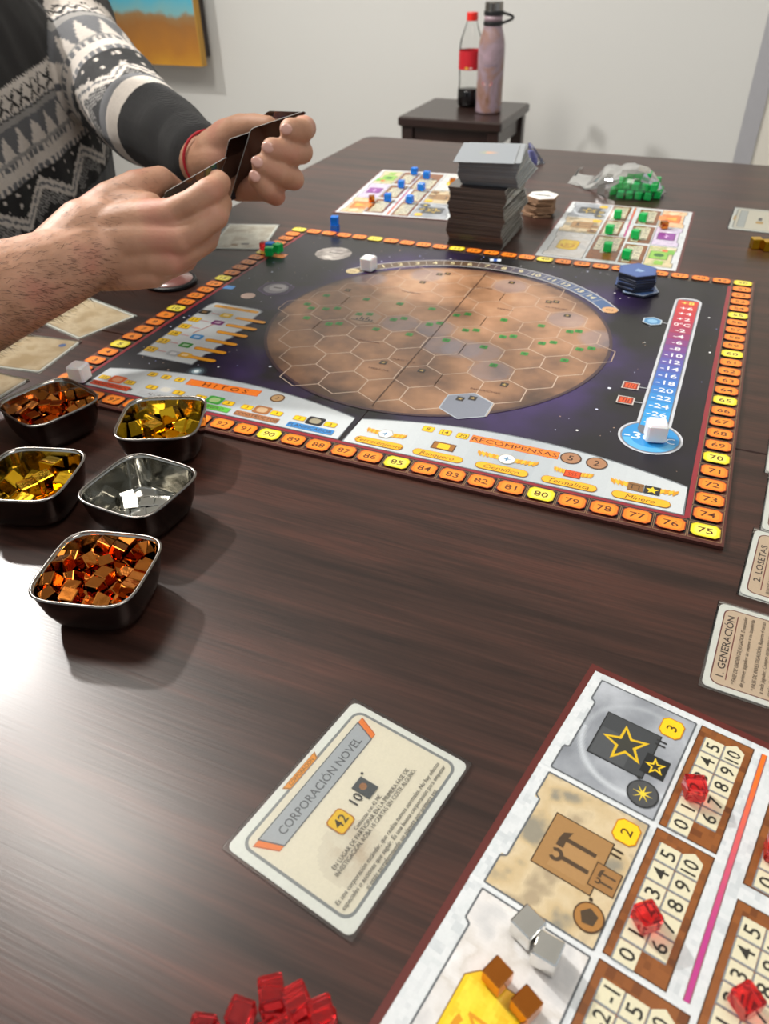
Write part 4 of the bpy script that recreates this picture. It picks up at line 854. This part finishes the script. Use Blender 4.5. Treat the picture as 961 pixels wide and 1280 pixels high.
a.rect(-12, 78, 26, 12, '#d05a58', r=5.5); a.rect(-11, 76, 17, 5, '#e8c0b4', r=2.4); a.build('printed_marks', fl, (0, 0, 0), xf=wrap(35))
CX, CY = -262, 1905
ck = thing('soda_bottle', 'nearly empty clear plastic soda bottle with red cap and label', 'bottle', (CX, CY, SZ_))
MB().lathe([(24, 0), (30, 3), (32, 12), (32, 40), (29.5, 55), (30, 80), (32, 95), (32, 135), (29, 160), (20, 185), (13.5, 203), (12.5, 216)], n=40).build('bottle_body', M['pet'], ck, (0, 0, 0), smooth=True)
MB().lathe([(23, 1.5), (29, 4), (31, 12), (31, 38), (30.2, 44)], n=40).build('cola', mat('dark_cola', '#0c0605', .08), ck, (0, 0, 0), smooth=True)
MB().lathe([(32.4, 92), (32.4, 137)], n=40, c0=False, c1=False).build('paper_label', mat('red_label', '#c0202c', .4, var=.1), ck, (0, 0, 0), smooth=True)
a = Art(.25); a.rect(-14, 97, 9, 5, '#d8b040', r=1); a.rect(-2, 97, 8, 3, '#e8d0c8'); a.build('label_print', ck, (0, 0, 0), xf=wrap(32.4))
MB().lathe([(14.5, 204), (15, 206), (15, 221), (14, 223)], n=32).build('cap', mat('red_cap_plastic', '#e0281e', .4), ck, (0, 0, 0))

# ---------------------------------------------------------------- painting
def sea_mat():
    m = D.materials.new('painted_canvas'); m.use_nodes = True; nt = m.node_tree; b = nt.nodes['Principled BSDF']; N = nt.nodes.new; L = nt.links.new
    tc = N('ShaderNodeTexCoord'); sp_ = N('ShaderNodeSeparateXYZ'); L(tc.outputs['Object'], sp_.inputs[0])
    n = N('ShaderNodeTexNoise'); n.inputs['Scale'].default_value = 12; n.inputs['Detail'].default_value = 6; L(tc.outputs['Object'], n.inputs['Vector'])
    ma = N('ShaderNodeMath'); ma.operation = 'MULTIPLY_ADD'; ma.inputs[1].default_value = .09; L(n.outputs['Fac'], ma.inputs[0]); L(sp_.outputs['Z'], ma.inputs[2])
    mr = N('ShaderNodeMapRange'); mr.inputs['From Min'].default_value = 0.0; mr.inputs['From Max'].default_value = 0.48; L(ma.outputs[0], mr.inputs['Value'])
    r = N('ShaderNodeValToRGB'); cr = r.color_ramp; cr.elements[0].position = .05; cr.elements[0].color = (*lin('#d49a2c'), 1); cr.elements[1].position = 1; cr.elements[1].color = (*lin('#3a9cc4'), 1)
    for p_, c_ in ((.2, '#b5782c'), (.33, '#a06c34'), (.395, '#9a7a50'), (.43, '#7db4b8'), (.5, '#56b4cc'), (.75, '#6cc4d8')): e = cr.elements.new(p_); e.color = (*lin(c_), 1)
    L(mr.outputs['Result'], r.inputs['Fac']); L(r.outputs['Color'], b.inputs['Base Color']); b.inputs['Roughness'].default_value = .6
    bp_ = N('ShaderNodeBump'); bp_.inputs['Strength'].default_value = .4; bp_.inputs['Distance'].default_value = .003; L(n.outputs['Fac'], bp_.inputs['Height']); L(bp_.outputs['Normal'], b.inputs['Normal']); return m
pt = thing('painting', 'seascape painting with turquoise sky and orange sand on the wall', 'painting', (-1283 - 350, WY - 80, -84))
MB().box((0, 0, 240), (700, 26, 480)).build('canvas', sea_mat(), pt, (0, 0, 0))
MB().box((0, 45, 240), (660, 60, 440)).build('stretcher_frame', M['dark_wood'], pt, (0, 0, 0))
MB().box((351.5, 0, 240), (4, 28, 480)).build('yellow_edge', mat('yellow_edge_paint', '#b98a34', .6), pt, (0, 0, 0))

# ---------------------------------------------------------------- the player: one continuous body, sweater, hair, bracelet
P_ = thing('person', 'person in a patterned knitted sweater holding cards, seated at the left side of the table', 'person', (-450, 355, -TZ))
PO = Vector((450, -355, 0))          # world mm (above table) -> local mm of the person's parts, z measured from the table top
def sphere(mb, c, r, sc=(1, 1, 1), n=20, m=12):
    mb.rings([[(c[0] + r*sc[0]*math.sin(PI*(j+.02)/(m+.04))*math.cos(2*PI*k/n), c[1] + r*sc[1]*math.sin(PI*(j+.02)/(m+.04))*math.sin(2*PI*k/n), c[2] - r*sc[2]*math.cos(PI*(j+.02)/(m+.04))) for k in range(n)] for j in range(m + 1)])
def chain(mb, pts, n=20):
    for c, r in pts: sphere(mb, c, r)
    for (p, r), (q, s) in zip(pts, pts[1:]):
        a, b = Vector(p), Vector(q); d = b - a
        if d.length < .5: continue
        mb.tube([a, a + d*.5, b], [r, (r+s)/2, s], n)
def grow(mb, voxel, smooth=4, it=1.0):
    """union of all pieces in mb as one continuous surface, returned as a mesh in metres"""
    me = mb.mesh('raw', []); o = D.objects.new('raw', me); COL.objects.link(o)
    r = o.modifiers.new('r', 'REMESH'); r.mode = 'VOXEL'; r.voxel_size = voxel / 1000; r.use_smooth_shade = True
    s = o.modifiers.new('s', 'SMOOTH'); s.factor = 0.5; s.iterations = smooth
    dg = bpy.context.evaluated_depsgraph_get(); dg.update(); out = D.meshes.new_from_object(o.evaluated_get(dg)); D.objects.remove(o); D.meshes.remove(me); return out
def place(me, name, m, off=PO):
    me.name = name; me.materials.clear(); me.materials.append(m)
    co = np.zeros(len(me.vertices)*3, np.float32); me.vertices.foreach_get('co', co); co = co.reshape(-1, 3) + np.array([off[0], off[1], TZ], np.float32)/1000
    me.vertices.foreach_set('co', co.ravel()); me.update(); return link(name, me, P_, (0, 0, 0))

def skin_mat():
    m = D.materials.new('skin'); m.use_nodes = True; nt = m.node_tree; b = nt.nodes['Principled BSDF']; N = nt.nodes.new; L = nt.links.new
    tc = N('ShaderNodeTexCoord'); n = N('ShaderNodeTexNoise'); n.inputs['Scale'].default_value = 26; n.inputs['Detail'].default_value = 5; L(tc.outputs['Object'], n.inputs['Vector'])
    r = N('ShaderNodeValToRGB'); cr = r.color_ramp; cr.elements[0].position = .3; cr.elements[0].color = (*lin('#a87c60'), 1); cr.elements[1].position = .72; cr.elements[1].color = (*lin('#b97d68'), 1)
    e = cr.elements.new(.5); e.color = (*lin('#bb8d72'), 1); L(n.outputs['Fac'], r.inputs['Fac']); L(r.outputs['Color'], b.inputs['Base Color'])
    b.inputs['Roughness'].default_value = .56; b.inputs['Subsurface Weight'].default_value = .12; b.inputs['Subsurface Radius'].default_value = (1, .35, .2); b.inputs['Subsurface Scale'].default_value = .004
    n2 = N('ShaderNodeTexNoise'); n2.inputs['Scale'].default_value = 420; n2.inputs['Detail'].default_value = 3; L(tc.outputs['Object'], n2.inputs['Vector'])
    n3 = N('ShaderNodeTexNoise'); n3.inputs['Scale'].default_value = 70; n3.inputs['Detail'].default_value = 3; L(tc.outputs['Object'], n3.inputs['Vector'])
    ad = N('ShaderNodeMath'); L(n2.outputs['Fac'], ad.inputs[0]); L(n3.outputs['Fac'], ad.inputs[1])
    bp = N('ShaderNodeBump'); bp.inputs['Strength'].default_value = .22; bp.inputs['Distance'].default_value = .001; L(ad.outputs[0], bp.inputs['Height']); L(bp.outputs['Normal'], b.inputs['Normal']); return m
SKIN = skin_mat()
mb = MB()
# trunk core, neck, head
chain(mb, [((-455, 355, -150), 90), ((-455, 355, 120), 95), ((-455, 355, 220), 60), ((-440, 355, 300), 52), ((-430, 355, 350), 50)])
chain(mb, [((-445, 520, 180), 45), ((-450, 360, 200), 60), ((-390, 140, 200), 45)])
sphere(mb, (-432, 355, 432), 84, (1.12, .92, 1.15)); sphere(mb, (-378, 355, 372), 50, (.95, .95, .9)); chain(mb, [((-345, 355, 418), 9), ((-331, 355, 396), 12)])
sphere(mb, (-434, 433, 412), 20, (.8, .35, 1.4)); sphere(mb, (-434, 277, 412), 20, (.8, .35, 1.4)); sphere(mb, (-352, 355, 434), 30, (.5, 1.3, .4)); sphere(mb, (-345, 355, 372), 12, (.6, 1.8, .5))
# right arm
chain(mb, [((-390, 140, 200), 46), ((-290, 40, 120), 44), ((-43.6, -106.0, 74.8), 42), ((-34.8, -38.9, 76.0), 39), ((-25.2, 16.3, 79.0), 35), ((-11.0, 46.8, 83.0), 31), ((-0.2, 75.8, 87.1), 28), ((15.0, 85.3, 87.1), 24)])
chain(mb, [((-15.5, 51.9, 83.3), 29), ((-9.1, 87.6, 100.8), 26), ((2.6, 99.1, 105.1), 23)])
for c in ([((5.1, 92.5, 100.8), 21), ((35.4, 103.3, 109.1), 17.5), ((64.1, 108.3, 116.3), 12.8)], [((12.0, 86.2, 93.0), 21), ((45.3, 96.9, 98.0), 16.5), ((73.8, 102.4, 99.4), 12.6)],
          [((11.1, 82.9, 81.4), 19.5), ((41.5, 94.6, 82.5), 16), ((64.7, 97.8, 82.3), 12.2)], [((5.2, 80.0, 72.9), 17), ((26.5, 87.8, 70.9), 14.5), ((45.9, 93.4, 70.7), 11.8)],
          [((-5.8, 97.6, 106.0), 22), ((1.7, 114.1, 115.0), 20), ((14.9, 132.5, 125.0), 15.8), ((24.3, 151.7, 128.1), 12.0), ((23.7, 159.3, 124.2), 10.8), ((22.7, 173.0, 114.8), 9.4)],
          [((9.4, 104.2, 91.1), 20), ((32.7, 118.6, 95.9), 17)], [((10.1, 111.4, 114.0), 17), ((34.9, 117.5, 114.7), 14)],
          [((64.0, 108.7, 116.8), 11.6), ((83.1, 112.6, 126.2), 10.2), ((93.6, 121.4, 132.7), 10.6), ((85.3, 151.2, 131.3), 9.2), ((68.5, 172.6, 127.9), 8.0)],
          [((73.8, 102.4, 99.4), 11.6), ((88.5, 110.3, 107.5), 10.2), ((97.1, 121.1, 114.1), 10.5), ((84.2, 151.0, 115.4), 9.0), ((63.2, 174.7, 115.2), 8.0)],
          [((64.7, 97.8, 82.3), 11.2), ((77.9, 109.0, 88.7), 9.8), ((83.9, 121.2, 93.4), 10.0), ((72.0, 149.5, 95.5), 8.6), ((52.5, 171.4, 98.9), 7.6)],
          [((45.9, 93.4, 70.7), 10.8), ((54.2, 108.0, 72.1), 9.0), ((61.0, 119.9, 74.4), 9.0), ((52.9, 145.5, 76.2), 8.0), ((37.5, 164.7, 77.6), 7.0)],
          # left arm and hand
          [((-440, 545, 185), 40), ((-349.7, 516.1, 153.5), 40), ((-225.1, 433.5, 121.2), 38), ((-126.5, 360.9, 114.4), 34), ((-32.9, 279.4, 116.1), 26), ((-1.7, 255.8, 117.6), 24), ((17.0, 250.3, 120.9), 23)],
          [((17.2, 251.1, 125.0), 20), ((40.2, 256.4, 133.9), 15), ((75.0, 265.9, 146.6), 11.8)], [((18.4, 248.1, 120.8), 20), ((31.9, 266.0, 118.5), 14), ((79.4, 259.5, 131.8), 11.8)],
          [((14.5, 255.5, 115.3), 18), ((30.5, 265.3, 107.0), 14), ((80.4, 245.8, 118.3), 11.2)], [((14.3, 254.6, 111.1), 17), ((36.0, 251.3, 99.0), 13), ((76.3, 229.8, 106.4), 11.0)],
          [((12.9, 251.0, 130.4), 18), ((29.0, 254.0, 141.9), 16.5), ((47.5, 251.4, 150.4), 13.5), ((63.0, 249.2, 154.3), 11), ((77.8, 248.4, 155.4), 9)],
          [((75.0, 265.9, 146.6), 11.2), ((95.2, 265.1, 151.3), 10.2), ((112.3, 253.7, 155.1), 10.4), ((121.3, 231.1, 158.0), 9.8), ((118.3, 217.2, 161.0), 9.4)],
          [((79.4, 259.5, 131.8), 11.2), ((99.7, 253.9, 135.7), 10.2), ((114.5, 240.5, 138.2), 10.4), ((116.2, 216.1, 142.9), 9.8), ((107.6, 201.8, 148.5), 9.2)],
          [((80.4, 245.8, 118.3), 10.8), ((98.2, 237.8, 117.4), 9.8), ((112.8, 224.8, 119.0), 9.8), ((110.9, 205.4, 128.1), 9.2), ((100.8, 193.4, 137.2), 8.6)],
          [((76.3, 229.8, 106.4), 10), ((90.5, 222.2, 104.7), 8.8), ((100.7, 212.0, 106.9), 8.6), ((101.6, 196.8, 116.2), 8.2), ((96.4, 190.3, 126.0), 7.6)]):
    chain(mb, c)
body = grow(mb, 1.7, 5)
bodyo = place(body, 'body', SKIN)
# nails on the fingertips that show
NAIL = mat('fingernail', '#cfa091', .25, coat=.4)
vdir = Vector((-.32, .72, -.61)).normalized()
def nail(c, along, nrm, a=5.4, b=4.6):
    c, along, nrm = Vector(c), Vector(along), Vector(nrm).normalized(); along = (along - nrm*along.dot(nrm)).normalized(); s = along.cross(nrm); mb = MB()
    R = [[tuple(c + along*a*r*math.cos(2*PI*k/16) + s*b*r*math.sin(2*PI*k/16) + nrm*(z - .10*b*(r*math.sin(2*PI*k/16))**2)) for k in range(16)] for r, z in ((1, -.7), (.95, .25), (.6, .6), (.2, .7))]
    mb.rings(R); o = mb.build('fingernail', NAIL, P_, (0, 0, 0), smooth=True); o.location = (PO.x/1000, PO.y/1000, TZ/1000)
V = lambda p, q: (Vector(q) - Vector(p))
for tip, dip, n in (((115.8, 216.1, 161.1), (121.3, 231.1, 158.0), (121.0, 204.5, 164.2)), ((105.0, 201.1, 149.1), (116.2, 216.1, 142.9), (110.4, 189.8, 152.4)), ((98.0, 193.1, 138.3), (110.9, 205.4, 128.1), (102.2, 184.2, 141.9)), ((95.5, 190.8, 127.1), (101.6, 196.8, 116.2), (99.1, 182.9, 130.5))):
    nn = V(tip, n).normalized(); nail(Vector(tip) + nn*8.6, V(dip, tip), nn)
# face and hair
for y in (326, 384):
    mb = MB(); sphere(mb, (-356, y, 424), 12); o = mb.build('eye', mat('eye_white', '#e8e4e0', .2), P_, (0, 0, 0), smooth=True); o.location = (PO.x/1000, PO.y/1000, TZ/1000)
    mb = MB(); sphere(mb, (-346.5, y, 421), 5, (.7, 1, 1)); i_ = mb.build('iris', mat('iris_brown', '#3a2418', .15), o, (0, 0, 0), smooth=True)
mb = MB(); sphere(mb, (-331, 355, 373), 9, (.7, 2.4, .8)); o = mb.build('lips', mat('lip_skin', '#a86458', .4), P_, (0, 0, 0), smooth=True); o.location = (PO.x/1000, PO.y/1000, TZ/1000)
mb = MB(); sphere(mb, (-446, 355, 450), 92, (1.12, .94, 1.1)); hair = grow(mb, 5, 1)
for v in hair.vertices: v.co *= 1 + .02*noise.noise(v.co*60)
place(hair, 'hair', mat('dark_hair', '#2a1d16', .6, bump=.8, bscale=200))

# sweater
mb = MB(); lv = []
for z, hx_, hy, cx in ((-330, 120, 190, -460), (-200, 125, 200, -458), (-60, 122, 215, -452), (60, 118, 225, -448), (150, 112, 228, -448), (205, 96, 215, -448), (240, 78, 150, -446), (268, 58, 80, -445), (290, 56, 62, -444)):
    yc = 357 if z < 200 else 352
    lv.append([(cx + hx_*math.copysign(abs(math.cos(t))**.8, math.cos(t)), yc + hy*math.copysign(abs(math.sin(t))**.8, math.sin(t)), z) for t in [2*PI*k/48 for k in range(48)]])
mb.rings(lv)
SL = [((-440, 575, 200), 74), ((-384.0, 538.7, 165.5), 64), ((-300.6, 485.2, 140.2), 58), ((-219.7, 424.4, 123.9), 52), ((-156.3, 378.7, 118.4), 47), ((-96.6, 335.1, 117.3), 41), ((-51.5, 299.8, 117.2), 34), ((-17.3, 268.5, 119.5), 31)]
chain(mb, [((-445, 520, 190), 74)] + SL, 28)
chain(mb, [((-430, 200, 190), 74), ((-390, 145, 190), 64), ((-300, 50, 120), 60), ((-240, -10, 85), 54), ((-46.1, -107.1, 74.8), 50)], 28)
sw = grow(mb, 2.1, 4)
nv = len(sw.vertices); co = np.zeros(nv*3, np.float32); sw.vertices.foreach_get('co', co); co = co.reshape(-1, 3)*1000
no = np.zeros(nv*3, np.float32); sw.vertices.foreach_get('normal', no); no = no.reshape(-1, 3)
# distance along the left sleeve
pts = np.array([p for p, r in SL]); cum = np.concatenate([[0], np.cumsum(np.linalg.norm(np.diff(pts, axis=0), axis=1))])
best = np.full(nv, 1e9); sarc = np.zeros(nv); srad = np.array([r for p, r in SL])
rbest = np.zeros(nv)
for i in range(len(pts) - 1):
    a, b = pts[i], pts[i+1]; d = b - a; t = np.clip(((co - a) @ d) / (d @ d), 0, 1); dist = np.linalg.norm(co - (a + t[:, None]*d), axis=1) - (srad[i] + (srad[i+1]-srad[i])*t)
    k = dist < best; best[k] = dist[k]; sarc[k] = (cum[i] + t*np.linalg.norm(d))[k]
wt = co[:, 2] - .21*(co[:, 1] - 348)
sl = (best < 7) & (sarc > 15) & (co[:, 0] > -430)
# folds
disp = np.zeros(nv)
for i in range(nv):
    if co[i, 0] > -460:
        p = Vector(co[i]); u = sarc[i] if sl[i] else 0
        disp[i] = 3.2*noise.noise(Vector((p.x*.012, p.y*.022, p.z*.010))) + (1.0*noise.noise(Vector((u*.03, p.z*.02, 3 + p.y*.01))) if sl[i] else 2.2*noise.noise(Vector((p.y*.05, p.z*.012, 9))))
co2 = co + no*disp[:, None]*1.4
sw.vertices.foreach_set('co', (co2/1000).astype(np.float32).ravel())
print('sleeve', cum)
ws = np.interp(sarc, [0, cum[1], cum[2], cum[3], cum[4], cum[5], cum[6], cum[7]], [190, 142, 86, 30, -13, -30, -52, -70])
axd = (pts[-1] - pts[1]) / np.linalg.norm(pts[-1] - pts[1]); e1 = np.cross(axd, [0, 0, 1]); e1 /= np.linalg.norm(e1); e2 = np.cross(axd, e1)
cen = np.stack([np.interp(sarc, cum, pts[:, k]) for k in range(3)], 1); hs_ = np.arctan2((co - cen) @ e1, (co - cen) @ e2)*52
w = np.where(sl, ws, wt); h = np.where(sl, hs_, co[:, 1] + .15*co[:, 2])
Q = 2.3; wi = np.floor(w/Q)*Q; hi = np.floor(h/Q)*Q
CH, WHc, GR, BK, LG = [np.array(lin(c)) for c in ('#242221', '#d6cdc3', '#68696c', '#131213', '#9a9793')]
col = np.tile(CH, (nv, 1))
def put(mask, c): col[mask] = c
put((wi <= 152) & (wi > 122), WHc); put((wi <= 153) & (wi > 149.5) & (np.mod(hi/Q, 2) < 1), CH)
FIG = ['1000001', '0100010', '0110110', '0011100', '0001000', '0011100', '0110110', '1100011', '1000001', '0000000']
fx = np.mod(hi/Q, 8).astype(int); fy = np.clip(((147 - wi)/Q).astype(int), 0, 9); F = np.array([[int(c) for c in r] + [0] for r in FIG]); put((wi <= 147) & (wi > 124) & (F[fy, fx] == 1), BK)
put((wi <= 126) & (wi > 120) & (np.mod(hi/Q + wi/Q, 3) < 1), GR); put((wi <= 120) & (wi > 114), LG); put((wi <= 114) & (wi > 84), GR)
ph = np.abs(np.mod(hi, 27) - 13.5); put((wi <= 110) & (wi > 84) & (ph < 12*(1 - (wi - 84)/27)), WHc)
put((wi <= 84) & (wi > 80), LG); put((wi <= 80) & (wi > 72), WHc); put((wi <= 80) & (wi > 73) & (np.mod(hi, 9.2) < 4.6), GR); put((wi <= 72) & (wi > 62), WHc); put((wi <= 62) & (wi > 52), WHc); put((wi <= 62) & (wi > 52) & (np.mod(hi, 9.2) < 5.5), GR)
put((wi <= 55) & (wi > -4), BK)
zz = np.abs(np.mod(hi, 92) - 46)/46; w0 = 8 + 34*zz; inz = (wi <= 54) & (wi > -2)
put(inz & (np.abs(wi - w0) < 8), WHc); put(inz & (np.abs(wi - w0) < 1.6), GR); put(inz & (wi < w0 - 8) & (wi > w0 - 26) & (zz > .35) & (np.mod(wi/Q + hi/Q, 2) < 1), LG)
put(inz & (wi > w0 + 10) & (np.mod(hi, 23) < 2.4) & (np.mod(wi, 15) < 5), WHc)
put((wi <= -4) & (wi > -40), np.array(lin('#565758'))); put((wi <= -40), CH)
put(sl & (wi <= 4) & (wi > -8), GR); put(sl & (wi <= -8) & (wi > -20), WHc); put(sl & (wi <= -20), np.array(lin('#161618')))
at = sw.color_attributes.new('Col', 'FLOAT_COLOR', 'POINT'); arr = np.ones((nv, 4), np.float32); arr[:, :3] = col; at.data.foreach_set('color', arr.ravel())
place(sw, 'sweater', print_mat('knitted_wool', .9, 0, .12, True))
# red thread bracelet
p = Vector((4.5, 254.2, 120.6)); ax = (Vector((17.0, 250.3, 120.9)) - Vector((-32.9, 279.4, 116.1))).normalized(); u_ = ax.orthogonal().normalized(); v_ = ax.cross(u_)
mb = MB(); ringp = [tuple(p + (u_*math.cos(2*PI*k/40) + v_*math.sin(2*PI*k/40))*25.6) for k in range(41)]; mb.tube(ringp, 1.3, 8)
o = mb.build('red_bracelet', mat('red_thread', '#b01828', .7), P_, (0, 0, 0), smooth=True); o.location = (PO.x/1000, PO.y/1000, TZ/1000)
# trousers, shoes and the chair (hidden by the table from here)
mb = MB()
for s in (-1, 1):
    y = 355 + s*95; chain(mb, [((-455, 355 + s*60, -270), 105), ((-250, y, -235), 78), ((-20, y + s*20, -225), 64), ((-10, y + s*20, -300), 58), ((-40, y + s*20, -520), 50), ((-50, y + s*20, -672), 44)])
place(grow(mb, 7, 3), 'trousers', mat('dark_denim', '#1f2632', .85, bump=.2))
for s in (-1, 1):
    mb = MB(); y = 355 + s*115; chain(mb, [((-60, y, -712), 38), ((0, y, -715), 35), ((120, y, -722), 28)]); place(grow(mb, 5, 2), 'shoe', M['black'])
ch = thing('chair', 'dark wooden chair on which the person sits, mostly hidden by the table', 'chair', (-460, 355, -TZ))
MB().box((0, 0, 352), (420, 420, 24), bev=5).build('seat', M['dark_wood'], ch, (0, 0, 0))
for x in (-185, 185):
    for y in (-185, 185): MB().box((x, y, 170), (36, 36, 340), bev=3).build('leg', M['dark_wood'], ch, (0, 0, 0))
MB().box((-198, 0, 760), (22, 400, 200), bev=4).build('backrest', M['dark_wood'], ch, (0, 0, 0))
for y in (-180, 180): MB().box((-198, y, 512), (24, 32, 300)).build('back_post', M['dark_wood'], ch, (0, 0, 0))
# hair on the forearm and the back of the right hand
random.seed(2); n = len(body.vertices); mb = MB(); cand = []
ax_ = [Vector((-34.8, -38.9, 76.0)), Vector((-25.2, 16.3, 79.0)), Vector((-11.0, 46.8, 83.0)), Vector((-0.2, 75.8, 87.1)), Vector((20.2, 92.3, 96.0)), Vector((48.2, 93.3, 98.8))]
off = Vector((-450, 355, -TZ)) 
for i in random.sample(range(n), min(n, 110000)):
    v = body.vertices[i]; c = v.co*1000 + off
    if c.x < -170 or c.x > 30 or c.y < -100 or c.y > 190 or c.z > 160: continue
    best_d, k = min(((c - q).length, j) for j, q in enumerate(ax_))
    if best_d > 75: continue
    if random.random() > (.9, .9, .85, .75, .4, .15)[k]: continue
    nr = v.normal
    dirv = (ax_[min(k+1, 5)] - ax_[max(k-1, 0)]).normalized(); dirv = (dirv - nr*dirv.dot(nr)).normalized() + Vector((random.gauss(0, .3), random.gauss(0, .3), -.5 + random.gauss(0, .3)))
    cand.append((c, nr.copy(), dirv))
for c, nr, dv in cand[:6500]:
    L_ = random.uniform(4, 9); side = dv.cross(nr).normalized()*.115; P0 = c - nr*.3; P1 = c + dv*L_*.5 + nr*L_*.22; P2 = c + dv*L_ + nr*L_*.22
    mb.add([tuple(P0 - side), tuple(P0 + side), tuple(P1 - side*.8), tuple(P1 + side*.8), tuple(P2)], [(0, 1, 3, 2), (2, 3, 4)])
o = mb.build('arm_hair', mat('arm_hair_brown', '#4a3225', .6), P_, (0, 0, 0)); o.location = (PO.x/1000, PO.y/1000, TZ/1000); tag(o, kind='stuff')

# ---------------------------------------------------------------- cards in the hands
def held(label, tl, tr, down, w, h, grp=None, th=.5):
    tl, tr, down = Vector(tl), Vector(tr), Vector(down); u = (tr - tl).normalized(); d = (down - tl); d = (d - u*d.dot(u)).normalized(); nrm = d.cross(u)
    t = thing('playing_card', label, 'card', tuple(tl), 0, grp); mm = Matrix((u, -d, nrm.normalized() if True else nrm)).transposed()
    if mm.determinant() < 0: mm = Matrix((u, -d, -nrm)).transposed()
    t.rotation_euler = mm.to_euler()
    mb = MB(); mb.prism(rrect(w, h, 3, 5, w/2, -h/2), -th/2, th/2); mb.build('card_back', M['card_back'], t, (0, 0, 0))
    mb = MB(); mb.rings([[(x, y, -th*.3) for x, y in rrect(w + .7, h + .7, 3.2, 5, w/2, -h/2)], [(x, y, th*.3) for x, y in rrect(w + .7, h + .7, 3.2, 5, w/2, -h/2)]], False, False); mb.build('card_edge', WHITEC, t, (0, 0, 0)); return t
HC = 'cards fanned in the left hand'
held('dark backed card held in the left hand with the leftmost corner of the fan', (64.4, 204.2, 152.7), (99.2, 265.6, 161.3), (28.5, 221.4, 110.1), 63, 88, HC)
held('dark card in the left hand, in front of the fan and shifted right', (85.8, 207.4, 161.6), (106.6, 264.9, 166.3), (54.8, 225.2, 115.5), 63, 88, HC)
held('dark card in the left hand, third in the fan with its corner tipped up', (76.4, 253.4, 167.0), (81.4, 309.2, 156.8), (13.9, 264.9, 115.3), 63, 88, HC)
held('dark backed card tilted low in the right hand', (43.7, 132.0, 125.7), (72.5, 183.1, 143.1), (13.3, 173.4, 97.3), 62, 84)
